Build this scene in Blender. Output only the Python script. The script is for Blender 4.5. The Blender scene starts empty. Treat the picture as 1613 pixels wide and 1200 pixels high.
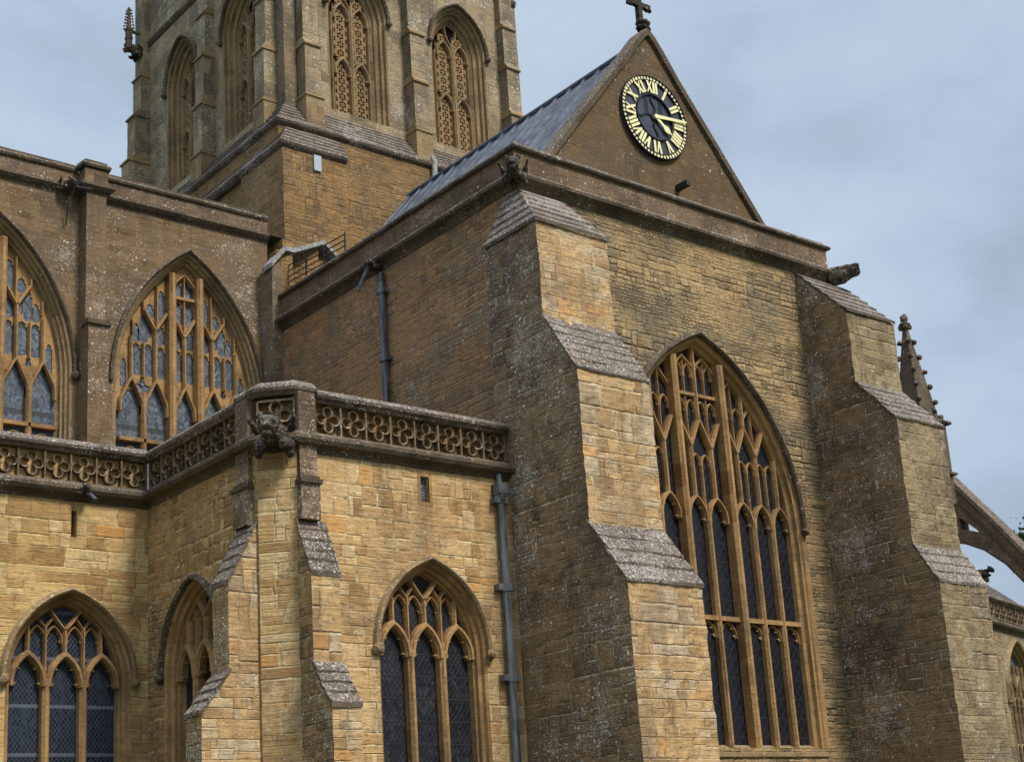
import bpy, bmesh, math, random
from mathutils import Vector, Matrix, noise
from mathutils.geometry import tessellate_polygon
random.seed(7)
sc = bpy.context.scene
COL = sc.collection
PI = math.pi

# ------------------------------------------------------------------ camera
def make_camera():
    yaw, pit, rol = -0.7080, 0.2660, -0.0698
    cy, sy = math.cos(yaw), math.sin(yaw)
    fw = Vector((-sy*math.cos(pit), cy*math.cos(pit), math.sin(pit)))
    r = Vector((cy, sy, 0)); u = r.cross(fw)
    R = r*math.cos(rol)+u*math.sin(rol); U = -r*math.sin(rol)+u*math.cos(rol)
    cam = bpy.data.cameras.new('camera'); ob = bpy.data.objects.new('camera', cam); COL.objects.link(ob)
    m = Matrix((R, U, -fw)).transposed().to_4x4(); m.translation = Vector((-20.295, -23.518, 1.70))
    ob.matrix_world = m
    cam.sensor_width = 36; cam.sensor_fit = 'HORIZONTAL'; cam.lens = 36*2355.57/1613
    cam.shift_x = -0.01844; cam.shift_y = 0.0898; cam.clip_end = 3000; cam.clip_start = .1
    sc.camera = ob
make_camera()

# ------------------------------------------------------------------ world, sun, exposure
def lin(c, k=1.0):
    o = []
    for v in c:
        v = v/255.0
        o.append(k*(v/12.92 if v <= .04045 else ((v+.055)/1.055)**2.4))
    return tuple(o)

lin0 = lin
SUN_EL, SUN_ROT = math.radians(48), math.radians(168)
w = bpy.data.worlds.new("World"); sc.world = w; w.use_nodes = True
nt = w.node_tree; nt.nodes.clear()
def wn(t, **k):
    n = nt.nodes.new(t)
    for a, b in k.items(): setattr(n, a, b)
    return n
out = wn('ShaderNodeOutputWorld'); bg = wn('ShaderNodeBackground'); bg.inputs['Strength'].default_value = 0.095
sky = wn('ShaderNodeTexSky', sky_type='NISHITA', sun_disc=False, sun_elevation=SUN_EL, sun_rotation=SUN_ROT)
sky.air_density = 1.0; sky.dust_density = 2.0
tc = wn('ShaderNodeTexCoord')
mp = wn('ShaderNodeMapping'); mp.inputs['Scale'].default_value = (1, 1, 1.8); mp.inputs['Location'].default_value = (.35, .1, .2)
nz = wn('ShaderNodeTexNoise'); nz.inputs['Scale'].default_value = 3.6; nz.inputs['Detail'].default_value = 5; nz.inputs['Roughness'].default_value = .5
rp = wn('ShaderNodeValToRGB'); e = rp.color_ramp.elements
e[0].position = .34; e[0].color = (*lin((150, 165, 183), 6.8), 1)
e[1].position = .68; e[1].color = (*lin((190, 204, 219), 6.9), 1)
em = rp.color_ramp.elements.new(.5); em.color = (*lin((172, 188, 207), 7.0), 1)
mx = wn('ShaderNodeMix', data_type='RGBA'); mx.inputs[0].default_value = .93
nt.links.new(tc.outputs['Generated'], mp.inputs[0]); nt.links.new(mp.outputs[0], nz.inputs['Vector'])
nt.links.new(nz.outputs['Fac'], rp.inputs[0]); nt.links.new(sky.outputs[0], mx.inputs[6]); nt.links.new(rp.outputs[0], mx.inputs[7])
# an overcast sky is brighter overhead than near the horizon
sx = wn('ShaderNodeSeparateXYZ'); nt.links.new(tc.outputs['Generated'], sx.inputs[0])
mr = wn('ShaderNodeMapRange', interpolation_type='SMOOTHSTEP'); nt.links.new(sx.outputs[2], mr.inputs[0])
for i_, v_ in zip((1, 2, 3, 4), (.50, .95, 1.0, 3.0)): mr.inputs[i_].default_value = v_
sc_ = wn('ShaderNodeVectorMath', operation='SCALE'); nt.links.new(mx.outputs[2], sc_.inputs[0]); nt.links.new(mr.outputs[0], sc_.inputs['Scale'])
nt.links.new(sc_.outputs[0], bg.inputs[0]); nt.links.new(bg.outputs[0], out.inputs[0])

sd = bpy.data.lights.new('sun', 'SUN'); sd.energy = 1.85; sd.angle = math.radians(14); sd.color = (1.0, .955, .89)
so = bpy.data.objects.new('sun', sd); COL.objects.link(so)
# sun_rotation 0 = +Y, clockwise seen from above
az = SUN_ROT
dirv = Vector((math.sin(az)*math.cos(SUN_EL), math.cos(az)*math.cos(SUN_EL), math.sin(SUN_EL)))
so.rotation_euler = dirv.to_track_quat('Z', 'Y').to_euler()
sc.view_settings.view_transform = 'Standard'; sc.view_settings.look = 'None'
sc.view_settings.exposure = 0.82; sc.view_settings.gamma = 1

# ------------------------------------------------------------------ node helper
class S:                      # socket wrapper with arithmetic
    def __init__(s, nt, o): s.nt, s.o = nt, o
    def m(s, op, *a, clamp=False):
        n = s.nt.nodes.new('ShaderNodeMath'); n.operation = op; n.use_clamp = clamp
        for i, v in enumerate((s,)+a):
            if isinstance(v, S): s.nt.links.new(v.o, n.inputs[i])
            else: n.inputs[i].default_value = v
        return S(s.nt, n.outputs[0])
    def __add__(s, b): return s.m('ADD', b)
    def __sub__(s, b): return s.m('SUBTRACT', b)
    def __mul__(s, b): return s.m('MULTIPLY', b)
    def __truediv__(s, b): return s.m('DIVIDE', b)
    def floor(s): return s.m('FLOOR')
    def fract(s): return s.m('FRACT')
    def sin(s): return s.m('SINE')
    def inv(s): return s.m('MULTIPLY_ADD', -1.0, 1.0)
def smooth(x, a, b, lo=0.0, hi=1.0):
    n = x.nt.nodes.new('ShaderNodeMapRange'); n.interpolation_type = 'SMOOTHSTEP'
    x.nt.links.new(x.o, n.inputs[0])
    for i, v in zip((1, 2, 3, 4), (a, b, lo, hi)): n.inputs[i].default_value = v
    return S(x.nt, n.outputs[0])
def mixc(nt, f, a, b, mode='MIX'):
    n = nt.nodes.new('ShaderNodeMix'); n.data_type = 'RGBA'; n.blend_type = mode
    for i, v in ((0, f), (6, a), (7, b)):
        if isinstance(v, S): nt.links.new(v.o, n.inputs[i])
        elif i == 0: n.inputs[i].default_value = v
        else: n.inputs[i].default_value = (*v, 1)
    return S(nt, n.outputs[2])
def noisen(nt, vec, scale, detail=3, rough=.55, w=0.0, color=False):
    n = nt.nodes.new('ShaderNodeTexNoise'); n.noise_dimensions = '4D' if w else '3D'
    n.inputs['Scale'].default_value = scale; n.inputs['Detail'].default_value = detail; n.inputs['Roughness'].default_value = rough
    if w: n.inputs['W'].default_value = w
    nt.links.new(vec, n.inputs['Vector'])
    return S(nt, n.outputs['Color' if color else 'Fac'])
def comb(nt, x, y, z=0.0):
    n = nt.nodes.new('ShaderNodeCombineXYZ')
    for i, v in enumerate((x, y, z)):
        if isinstance(v, S): nt.links.new(v.o, n.inputs[i])
        else: n.inputs[i].default_value = v
    return n.outputs[0]
def white(nt, vec):
    n = nt.nodes.new('ShaderNodeTexWhiteNoise'); n.noise_dimensions = '3D'; nt.links.new(vec, n.inputs['Vector'])
    return S(nt, n.outputs['Value']), n.outputs['Color']
def ramp(nt, f, stops):
    n = nt.nodes.new('ShaderNodeValToRGB'); el = n.color_ramp.elements
    while len(el) > 1: el.remove(el[-1])
    el[0].position = stops[0][0]; el[0].color = (*stops[0][1], 1)
    for p, c in stops[1:]:
        q = el.new(p); q.color = (*c, 1)
    nt.links.new(f.o, n.inputs[0]); return S(nt, n.outputs[0])
def newmat(name):
    m = bpy.data.materials.new(name); m.use_nodes = True; t = m.node_tree
    b = t.nodes['Principled BSDF']; b.inputs['Specular IOR Level'].default_value = .25
    return m, t, b

def stone(name, pal, H=.22, W=.5, mortar=(205, 185, 145), mw=.010, irr=.03, mort_amt=.8, stain=(70, 58, 48), stain_amt=.35,
          stain_scale=.55, lichen=.0, lcol=(215, 208, 195), bump=.7, rough=.9, fine=14.0, k=1.0, blocks=True, orange=0.0, seed=1.0, relief=1.0, vary=.3, split=.22, streak=.35, pitted=.5):
    """weathered masonry: random coursed blocks from world position, mortar, stains, lichen"""
    m, t, b = newmat(name)
    tint = (1.045, .985, .97)
    def lin(c, kk=1.0): return tuple(min(.85, v*q) for v, q in zip(lin0(c, kk), tint))
    g = t.nodes.new('ShaderNodeNewGeometry')
    sp = t.nodes.new('ShaderNodeSeparateXYZ'); t.links.new(g.outputs['Position'], sp.inputs[0])
    sn = t.nodes.new('ShaderNodeSeparateXYZ'); t.links.new(g.outputs['True Normal'], sn.inputs[0])
    X, Y, Z = (S(t, sp.outputs[i]) for i in range(3)); NX, NY, NZ = (S(t, sn.outputs[i]) for i in range(3))
    pos = g.outputs['Position']
    sel = NX.m('ABSOLUTE').m('GREATER_THAN', .72)
    U = X + (Y - X)*sel + Y*.31*sel.inv()*NX.m('ABSOLUTE')
    nA = noisen(t, pos, 2.2, 2, w=seed); nB = noisen(t, pos, 2.2, 2, w=seed+5.3); nF = noisen(t, pos, 9, 2, w=seed+2.1)
    nG = noisen(t, pos, 21, 2, w=seed+2.9)
    z1 = Z + (nA - .5)*irr*1.7 + (nF - .5)*irr*1.5 + (nG - .5)*irr*.7
    u1 = U + (nB - .5)*irr*3.5 + (nF - .5)*irr*2.2
    HB = H*1.75
    zz = z1/HB + (z1*(1.9/HB*.37)).sin()*.62 + seed*3.7
    row = zz.floor(); fr = zz.fract()
    r1, _ = white(t, comb(t, row, seed, 1.0)); r2, _ = white(t, comb(t, row, seed, 7.0))
    uu = u1/(r1*(.9*W) + .70*W) + r2*13.0
    uu = uu + (uu*2.1 + r2*9.0).sin()*vary
    col = uu.floor(); fc = uu.fract()
    ca, cb = white(t, comb(t, row, col, seed))
    sc3 = t.nodes.new('ShaderNodeSeparateColor'); t.links.new(cb, sc3.inputs[0]); ra, rb, rc_ = (S(t, sc3.outputs[i]) for i in range(3))
    # most tall cells are split into two courses at a random height, each half may be split again in width
    hs_ = rb*.30 + .35; sv = ca.m('GREATER_THAN', split); up_ = fr.m('GREATER_THAN', hs_)*sv
    loz = hs_*up_; hiz = hs_*sv*up_.inv() + up_.m('MAXIMUM', sv.inv())
    dz = (fr - loz).m('MINIMUM', hiz - fr)*HB
    c0, cd_ = white(t, comb(t, row*2.0 + up_, col, seed+3))
    sc4 = t.nodes.new('ShaderNodeSeparateColor'); t.links.new(cd_, sc4.inputs[0]); rd, re_, rf_ = (S(t, sc4.outputs[i]) for i in range(3))
    wsp = rd*.36 + .32; sh = re_.m('GREATER_THAN', .42); rt = fc.m('GREATER_THAN', wsp)*sh
    lou = wsp*rt; hiu = wsp*sh*rt.inv() + rt.m('MAXIMUM', sh.inv())
    du = (fc - lou).m('MINIMUM', hiu - fc)*(W*1.15)
    c1, cc = white(t, comb(t, row*2.0 + up_, col*2.0 + rt, seed)); c2, _ = white(t, comb(t, col*2.0 + rt, row*2.0 + up_, seed+3))
    d = dz.m('MINIMUM', du)
    nM = noisen(t, pos, 5, 3, w=seed+9)
    mort = smooth(d + (nF - .5)*.016, mw*.55, mw*1.5, 1.0, 0.0)
    zone = smooth(noisen(t, pos, .85, 4, .6, w=seed+21), .40, .58, .22, 1.0)
    mort = mort*smooth(nM, .34, .62, .10, 1.0)*zone
    big = noisen(t, pos, stain_scale, 5, .6, w=seed+1)
    med = noisen(t, pos, 3.1, 5, .65, w=seed+4)
    fin = noisen(t, pos, fine, 5, .7, w=seed+6)
    vfin = noisen(t, pos, fine*4.5, 3, .7, w=seed+6.5)
    f = (c1 - .5)*zone*.9 + med*.62 + .18 if blocks else med*.85 + fin*.25 - .05
    stops = [(i/(len(pal)-1), lin(c, k)) for i, c in enumerate(pal)]
    c = ramp(t, f, stops)
    c = mixc(t, smooth(fin, .3, .72, 0, .42), c, lin([v*.66 for v in pal[len(pal)//2]], k))
    c = mixc(t, smooth(vfin, .35, .8, .30, 0), c, lin([v*.5 for v in pal[len(pal)//2]], k))
    if orange:
        c = mixc(t, c2.m('GREATER_THAN', 1-orange)*smooth(fin, .2, .6, .2, .8), c, lin((198, 146, 80), k*.85))
    if blocks:
        thin = smooth(d + (nF - .5)*.012, mw*.1, mw*.75, 1.0, 0.0)
        c = mixc(t, mort*mort_amt, c, lin(mortar, k))
        c = mixc(t, thin*smooth(nM, .40, .62, .75, .0), c, lin([v*.42 for v in pal[0]], k))  # dark joint lines, with crevice shadow put into the colour
    mpv = t.nodes.new('ShaderNodeMapping'); mpv.inputs['Scale'].default_value = (1, 1, .10); t.links.new(pos, mpv.inputs[0])
    run = noisen(t, mpv.outputs[0], 2.6, 4, .65, w=seed+13)
    c = mixc(t, smooth(run + (fin-.5)*.2, .50, .72)*streak, c, lin([v*.62 for v in stain], k))
    mpp = t.nodes.new('ShaderNodeMapping'); mpp.inputs['Scale'].default_value = (1, 1, 2.6); t.links.new(pos, mpp.inputs[0])
    pit = smooth(noisen(t, mpp.outputs[0], 5.2, 5, .7, w=seed+19), .60, .69)
    c = mixc(t, pit*pitted, c, lin([v*.55 for v in pal[0]], k))
    st = smooth(big + (med - .5)*.5 + (fin-.5)*.25, .42, .68)
    c = mixc(t, st*stain_amt, c, lin(stain, k))
    if lichen:
        patch = smooth(noisen(t, pos, .55, 6, .68, w=seed+11), .46, .66)
        up = smooth(NZ, .1, .6, 0, .45)
        wob = noisen(t, pos, 17, 4, .7, w=seed+15)
        def flecks(scale, dens, sz):
            vo = t.nodes.new('ShaderNodeTexVoronoi'); vo.inputs['Scale'].default_value = scale; t.links.new(pos, vo.inputs['Vector'])
            vz, vc_ = white(t, vo.outputs['Color'])
            on = vz.m('LESS_THAN', (patch*.62 + .035 + up)*dens)
            return smooth(S(t, vo.outputs['Distance']) + (wob-.5)*1.3 + (vfin-.5)*.7, sz, sz+.14, 1, 0)*on
        l = (flecks(11, lichen*.55, .20)*.9).m('MAXIMUM', flecks(24, lichen, .24)*.85).m('MAXIMUM', flecks(47, lichen*1.2, .30)*.7)
        bloom = smooth(noisen(t, pos, 7.5, 5, .75, w=seed+17) + (patch-.5)*.24, .57, .68)*min(.5, lichen*.38)
        l = l.m('MAXIMUM', bloom)
        c = mixc(t, l*min(.9, .6+lichen*.3), c, lin(lcol, k**.5))
    t.links.new(c.o, b.inputs['Base Color'])
    b.inputs['Roughness'].default_value = rough
    h = pit*(-.30) + (fin - .5)*.34 + (vfin-.5)*.16 + (med - .5)*.5
    if blocks:
        edge = smooth(d, 0.0, mw*2.6)
        h = h + (edge*.55 + c2*.35*edge)*zone*relief
        # coarse bedding chips inside a block
        lay = noisen(t, comb(t, U*2.2, Y*.4, Z*13.0), 1.0, 3, .6)
        h = h + smooth(lay, .35, .65)*.20
    bp = t.nodes.new('ShaderNodeBump'); bp.inputs['Strength'].default_value = bump; bp.inputs['Distance'].default_value = .058
    t.links.new(h.o, bp.inputs['Height']); t.links.new(bp.outputs[0], b.inputs['Normal'])
    return m

def glass(name, base=(26, 30, 38), pane=(70, 78, 90), s=.13, lead=(16, 18, 22), rough=.18, amt=.5, spec=.5, wire=.0, tilt=.16, seed=0.0, bars=.55):
    m, t, b = newmat(name)
    g = t.nodes.new('ShaderNodeNewGeometry')
    sp = t.nodes.new('ShaderNodeSeparateXYZ'); t.links.new(g.outputs['Position'], sp.inputs[0])
    sn = t.nodes.new('ShaderNodeSeparateXYZ'); t.links.new(g.outputs['True Normal'], sn.inputs[0])
    X, Y, Z = (S(t, sp.outputs[i]) for i in range(3)); sel = S(t, sn.outputs[0]).m('ABSOLUTE').m('GREATER_THAN', .72)
    U = X + (Y - X)*sel
    wob = noisen(t, g.outputs['Position'], 2.5, 2)
    a = (U*1.35 + Z)/s + wob*.5; c = (U*1.35 - Z)/s + wob*.5
    ia, ic = a.floor(), c.floor(); fa, fc = a.fract(), c.fract()
    d = fa.m('MINIMUM', fa.inv()).m('MINIMUM', fc.m('MINIMUM', fc.inv()))
    leadm = smooth(d, .05, .12, 1, 0)
    zb = (Z/bars).fract(); bar = smooth(zb.m('MINIMUM', zb.inv()), .02, .05, 1, 0)
    r, rc = white(t, comb(t, ia, ic, seed))
    cloud = noisen(t, g.outputs['Position'], 1.3, 4, .6)
    col = mixc(t, r*amt*smooth(cloud, .3, .7, .35, 1.0), lin(base), lin(pane))
    col = mixc(t, leadm, col, lin(lead if not wire else (62, 70, 80)))
    col = mixc(t, bar*.8, col, lin((24, 25, 28) if not wire else (96, 102, 112)))
    t.links.new(col.o, b.inputs['Base Color'])
    rr = leadm.m('MAXIMUM', bar)*.5 + rough + cloud*.12
    t.links.new(rr.o, b.inputs['Roughness']); b.inputs['Specular IOR Level'].default_value = spec
    # each quarry of glass tilts a little
    nm = t.nodes.new('ShaderNodeVectorMath'); nm.operation = 'SUBTRACT'; t.links.new(rc, nm.inputs[0]); nm.inputs[1].default_value = (.5, .5, .5)
    n2 = t.nodes.new('ShaderNodeVectorMath'); n2.operation = 'MULTIPLY_ADD'; t.links.new(nm.outputs[0], n2.inputs[0])
    n2.inputs[1].default_value = (tilt,)*3; t.links.new(g.outputs['Normal'], n2.inputs[2])
    n3 = t.nodes.new('ShaderNodeVectorMath'); n3.operation = 'NORMALIZE'; t.links.new(n2.outputs[0], n3.inputs[0])
    bp = t.nodes.new('ShaderNodeBump'); bp.inputs['Strength'].default_value = .35; bp.inputs['Distance'].default_value = .01
    hh = leadm.m('MAXIMUM', bar) + cloud*.4; t.links.new(hh.o, bp.inputs['Height'])
    t.links.new(n3.outputs[0], bp.inputs['Normal']); t.links.new(bp.outputs[0], b.inputs['Normal'])
    return m

def plain(name, col, rough=.6, var=.3, scale=8, metal=0.0, bump=.2, streak=False, col2=None, spec=.4):
    m, t, b = newmat(name)
    g = t.nodes.new('ShaderNodeNewGeometry'); pos = g.outputs['Position']
    if streak:
        mpn = t.nodes.new('ShaderNodeMapping'); mpn.inputs['Scale'].default_value = (1, 1, .12); t.links.new(pos, mpn.inputs[0]); pos = mpn.outputs[0]
    n = noisen(t, pos, scale, 5, .65)
    c = mixc(t, smooth(n, .3, .7), lin(col), lin(col2 or [v*(1-var) for v in col]))
    t.links.new(c.o, b.inputs['Base Color']); b.inputs['Roughness'].default_value = rough; b.inputs['Metallic'].default_value = metal
    b.inputs['Specular IOR Level'].default_value = spec
    bp = t.nodes.new('ShaderNodeBump'); bp.inputs['Strength'].default_value = bump; bp.inputs['Distance'].default_value = .02
    t.links.new(n.o, bp.inputs['Height']); t.links.new(bp.outputs[0], b.inputs['Normal'])
    return m

M = {}
M['warm'] = stone('golden_ashlar', k=1.2, pal=[(138, 106, 66), (178, 142, 92), (206, 172, 118), (216, 190, 142), (160, 132, 94)], H=.225, W=.46, mortar=(226, 206, 160),
                  mw=.009, irr=.016, stain=(112, 92, 66), stain_amt=0.6, bump=.75, orange=.35*.05, seed=1.3, lichen=.12, mort_amt=.75, relief=.7)
M['warmbut'] = stone('golden_buttress_ashlar', k=1.18, pal=[(136, 108, 72), (178, 146, 100), (206, 172, 118), (200, 184, 152), (150, 132, 104)], H=.29, W=.56, mortar=(222, 204, 166),
                  mw=.010, irr=.022, stain=(124, 104, 80), stain_amt=0.6, bump=.8, orange=.35*.09, seed=4.1, lichen=.12, mort_amt=.7)
M['aisle'] = stone('honey_ashlar', k=1.18, pal=[(136, 104, 64), (178, 142, 88), (206, 174, 114), (216, 192, 138), (164, 134, 90)], H=.25, W=.62, mortar=(222, 202, 150),
                  mw=.008, irr=.018, stain=(120, 100, 68), stain_amt=0.5, bump=.75, orange=.35*.03, seed=2.2, mort_amt=.65, relief=.6)
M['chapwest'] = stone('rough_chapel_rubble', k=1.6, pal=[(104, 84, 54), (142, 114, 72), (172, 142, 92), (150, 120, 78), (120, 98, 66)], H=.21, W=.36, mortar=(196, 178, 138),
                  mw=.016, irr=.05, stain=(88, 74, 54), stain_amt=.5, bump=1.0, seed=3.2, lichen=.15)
M['rubble'] = stone('thin_course_rubble', k=1.28, pal=[(92, 80, 60), (130, 112, 80), (178, 150, 104), (146, 130, 100), (112, 100, 80)], H=.135, W=.42, mortar=(186, 164, 116),
                  mw=.011, irr=.042, stain=(98, 92, 74), stain_amt=.8, stain_scale=.35, bump=1.0, seed=5.7, mort_amt=.5, lichen=.10, relief=1.5)
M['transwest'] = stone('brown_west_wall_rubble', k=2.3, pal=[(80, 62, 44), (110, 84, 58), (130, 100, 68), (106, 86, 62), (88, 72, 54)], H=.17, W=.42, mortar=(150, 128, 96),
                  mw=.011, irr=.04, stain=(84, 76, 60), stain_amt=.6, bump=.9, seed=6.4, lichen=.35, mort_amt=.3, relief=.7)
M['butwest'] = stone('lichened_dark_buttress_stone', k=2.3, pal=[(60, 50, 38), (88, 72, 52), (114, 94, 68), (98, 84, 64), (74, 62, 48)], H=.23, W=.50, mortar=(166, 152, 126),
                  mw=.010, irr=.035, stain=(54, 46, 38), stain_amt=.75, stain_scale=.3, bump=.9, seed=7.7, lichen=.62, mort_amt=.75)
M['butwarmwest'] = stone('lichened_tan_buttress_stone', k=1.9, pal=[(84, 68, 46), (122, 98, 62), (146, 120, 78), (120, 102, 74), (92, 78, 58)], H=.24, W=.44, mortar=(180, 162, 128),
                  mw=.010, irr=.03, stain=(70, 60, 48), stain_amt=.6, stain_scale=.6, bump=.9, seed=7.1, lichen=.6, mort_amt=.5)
M['butsouth'] = stone('dull_grey_buttress_ashlar', k=1.15, pal=[(112, 96, 70), (142, 122, 88), (166, 148, 110), (154, 142, 112), (124, 106, 78)], H=.28, W=.52, mortar=(188, 172, 138),
                  mw=.010, irr=.025, stain=(86, 74, 58), stain_amt=.7, bump=.8, seed=8.8, lichen=.2, mort_amt=.5, orange=.0)
M['cler'] = stone('fine_brown_clerestory_ashlar', k=1.1, pal=[(96, 76, 52), (122, 98, 68), (140, 116, 84), (128, 108, 80), (106, 86, 60)], H=.30, W=.70, mortar=(128, 108, 80),
                  mw=.006, irr=.012, stain=(84, 78, 64), stain_amt=.6, bump=.55, seed=9.1, lichen=.6, mort_amt=.3, relief=.3)
M['tower'] = stone('grey_tower_ashlar', k=1.6, pal=[(92, 80, 62), (122, 108, 82), (148, 132, 102), (136, 122, 98), (106, 92, 70)], H=.32, W=.62, mortar=(112, 100, 80),
                  mw=.008, irr=.02, stain=(78, 72, 60), stain_amt=.8, bump=.7, seed=10.4, lichen=.55, mort_amt=.35, relief=.5)
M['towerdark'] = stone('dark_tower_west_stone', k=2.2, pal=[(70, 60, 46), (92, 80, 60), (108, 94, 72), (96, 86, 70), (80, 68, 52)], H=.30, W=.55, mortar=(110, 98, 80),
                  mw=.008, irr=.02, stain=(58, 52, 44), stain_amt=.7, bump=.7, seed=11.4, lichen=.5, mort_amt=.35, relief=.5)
M['base'] = stone('ochre_tower_base_rubble', k=1.1, pal=[(110, 86, 54), (142, 112, 70), (166, 132, 82), (140, 116, 80), (112, 92, 64)], H=.19, W=.5, mortar=(164, 138, 98),
                  mw=.008, irr=.05, stain=(110, 94, 70), stain_amt=.55, bump=.95, seed=12.4, lichen=.2, mort_amt=.25, relief=.7)
M['mould'] = stone('dark_lichened_moulding', k=1.2, pal=[(56, 48, 38), (80, 70, 54), (102, 90, 70), (88, 78, 62), (68, 60, 48)], stain=(52, 44, 38), stain_amt=.6,
                  stain_scale=1.2, bump=.6, seed=13.1, lichen=.5, blocks=False, lcol=(196, 184, 172))
M['slab'] = stone('white_lichened_slab', k=1.0, pal=[(58, 50, 42), (82, 72, 60), (118, 106, 90), (96, 84, 70), (68, 58, 48)], stain=(60, 52, 44), stain_amt=.75,
                  stain_scale=1.5, bump=1.0, seed=14.1, lichen=1.1, blocks=False, lcol=(196, 188, 178))
M['parapet'] = stone('purple_brown_parapet_stone', k=1.45, pal=[(78, 64, 50), (104, 86, 66), (122, 102, 78), (108, 92, 74), (88, 74, 60)], H=.4, W=.9, mortar=(110, 96, 76), mw=.006, irr=.01,
                  stain=(64, 54, 46), stain_amt=.6, stain_scale=.9, bump=.6, seed=15.1, lichen=.6, mort_amt=.4, relief=.2, lcol=(206, 192, 172))
M['quatre'] = stone('pierced_parapet_stone', k=1.25, pal=[(78, 64, 50), (106, 90, 68), (130, 112, 84), (112, 98, 78), (88, 74, 58)], stain=(60, 50, 44), stain_amt=.6, stain_scale=1.1,
                  bump=.6, seed=16.1, lichen=.35, blocks=False)
M['quatochre'] = stone('parapet_panel_pale_ochre', k=1.3, pal=[(110, 90, 60), (150, 124, 82), (190, 162, 110), (164, 136, 90), (122, 100, 68)], stain=(80, 68, 54), stain_amt=.5, stain_scale=1.3, bump=.7, seed=17.7, lichen=.25, blocks=False)
M['quatback'] = stone('parapet_panel_ochre', k=1.15, pal=[(72, 60, 48), (96, 80, 62), (112, 94, 70), (170, 128, 70), (104, 86, 64), (80, 68, 54)], stain=(76, 64, 52), stain_amt=.7, stain_scale=1.1,
                  bump=.6, seed=17.1, lichen=.3, blocks=False)
M['dress'] = stone('dressed_ochre_tracery', k=1.0, pal=[(138, 104, 62), (170, 131, 82), (196, 158, 104), (184, 150, 102), (152, 118, 76)], H=.55, W=.9, mortar=(206, 176, 124), mw=.005, irr=.006,
                  stain=(104, 88, 64), stain_amt=.65, bump=.35, seed=18.1, lichen=.05, mort_amt=.35, relief=.2, fine=9)
M['dressgrey'] = stone('dressed_grey_moulding', k=1.25, pal=[(106, 88, 62), (134, 112, 78), (156, 134, 96), (146, 126, 92), (118, 98, 70)], H=.4, W=.9, mortar=(170, 150, 112), mw=.006, irr=.008,
                  stain=(90, 78, 60), stain_amt=.55, bump=.5, seed=19.1, lichen=.3, mort_amt=.35, relief=.3)
M['gable'] = stone('brown_gable_ashlar', k=1.15, pal=[(82, 66, 44), (100, 80, 54), (116, 94, 64), (108, 92, 68), (90, 74, 52)], H=.34, W=.8, mortar=(112, 94, 66), mw=.005, irr=.01,
                  stain=(78, 70, 56), stain_amt=.55, stain_scale=.8, bump=.45, seed=20.1, lichen=.12, mort_amt=.3, relief=.2)
M['grot'] = stone('weathered_carving', k=0.85, pal=[(40, 34, 30), (62, 54, 46), (84, 74, 62), (70, 62, 54), (50, 44, 38)], bump=1.0, seed=21.1, lichen=.3, blocks=False, stain_amt=.4, stain=(32, 28, 26), stain_scale=3, fine=20)
M['dresspanel'] = stone('ochre_pierced_stone', k=1.5, pal=[(112, 92, 62), (134, 110, 76), (150, 126, 90)], blocks=False, seed=24, stain_amt=.4, stain=(96, 84, 62), lichen=.1)
M['glass'] = glass('leaded_glass_dark', base=(17, 18, 24), pane=(74, 76, 86), s=.15, bars=.44, amt=.55, spec=.4, rough=.26, lead=(8, 8, 10))  # paler panes put lighter reflections into the colour
M['glassbig'] = glass('barred_dark_glass', base=(20, 20, 27), pane=(36, 36, 45), s=.3, bars=.46, amt=.5, spec=.35, rough=.32, lead=(24, 24, 32), tilt=.05)
M['glassw'] = glass('wired_quarry_glass', base=(15, 20, 30), pane=(52, 62, 80), s=.12, amt=.6, wire=1, spec=.35, rough=.25, bars=.95)
M['glassc'] = glass('painted_sky_quarry_glass', base=(50, 60, 70), pane=(128, 140, 152), s=.12, amt=.85, lead=(40, 46, 52), spec=.8, rough=.2, bars=2.3)  # pale grey-blue panes: sky reflection put into the base colour
M['shadeback'] = plain('painted_interior_shade', (16, 14, 12), .9, spec=.1)  # near-black sheet colour, paints the shade inside openings
M['lead'] = plain('weathered_lead', (108, 113, 122), .75, .42, 2.2, .0, .4, spec=.25, col2=(72, 75, 84))
M['leadpipe'] = plain('painted_lead_pipe', (124, 128, 130), .55, .4, 11, .0, .4, streak=True, col2=(52, 54, 56))
M['leaddark'] = plain('tarnished_lead', (86, 88, 90), .5, .4, 10)
M['whitewash'] = plain('pale_flashing', (176, 172, 164), .85, .4, 9)
M['iron'] = plain('dark_iron', (48, 46, 44), .6, .3, 10)
M['clockblue'] = plain('clock_blue_black', (26, 28, 44), .4, .3, 6, bump=.05)
M['clockblack'] = plain('clock_black', (10, 10, 14), .4, .3, 6, bump=.05)
M['clockgrey'] = plain('clock_slate_grey', (62, 66, 82), .5, .3, 6, bump=.05)
M['gold'] = plain('clock_gold_leaf', (250, 236, 176), .5, .08, 6, bump=.03, spec=.5)
M['slate'] = stone('stone_slate_roof', [(44, 40, 38), (60, 54, 48), (74, 66, 58), (60, 54, 50)], H=.22, W=.35, mortar=(44, 40, 36), mw=.012, irr=.02, bump=1, seed=23, lichen=.5, stain_amt=.5, stain=(60, 54, 48))
M['white'] = plain('white_plastic', (176, 182, 190), .5, .06, 5)
M['grass'] = plain('lawn_grass', (70, 86, 38), .9, .4, 3, bump=.8)
M['paving'] = stone('paving_stone', [(120, 112, 98), (140, 130, 112), (150, 142, 124)], H=.6, W=.6, blocks=False, seed=30, stain_amt=.4)
M['leaf'] = plain('tree_leaf', (70, 98, 48), .7, .5, 2, col2=(46, 70, 36))
M['bark'] = plain('tree_bark', (84, 70, 56), .9, .4, 8, bump=.8)

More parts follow.
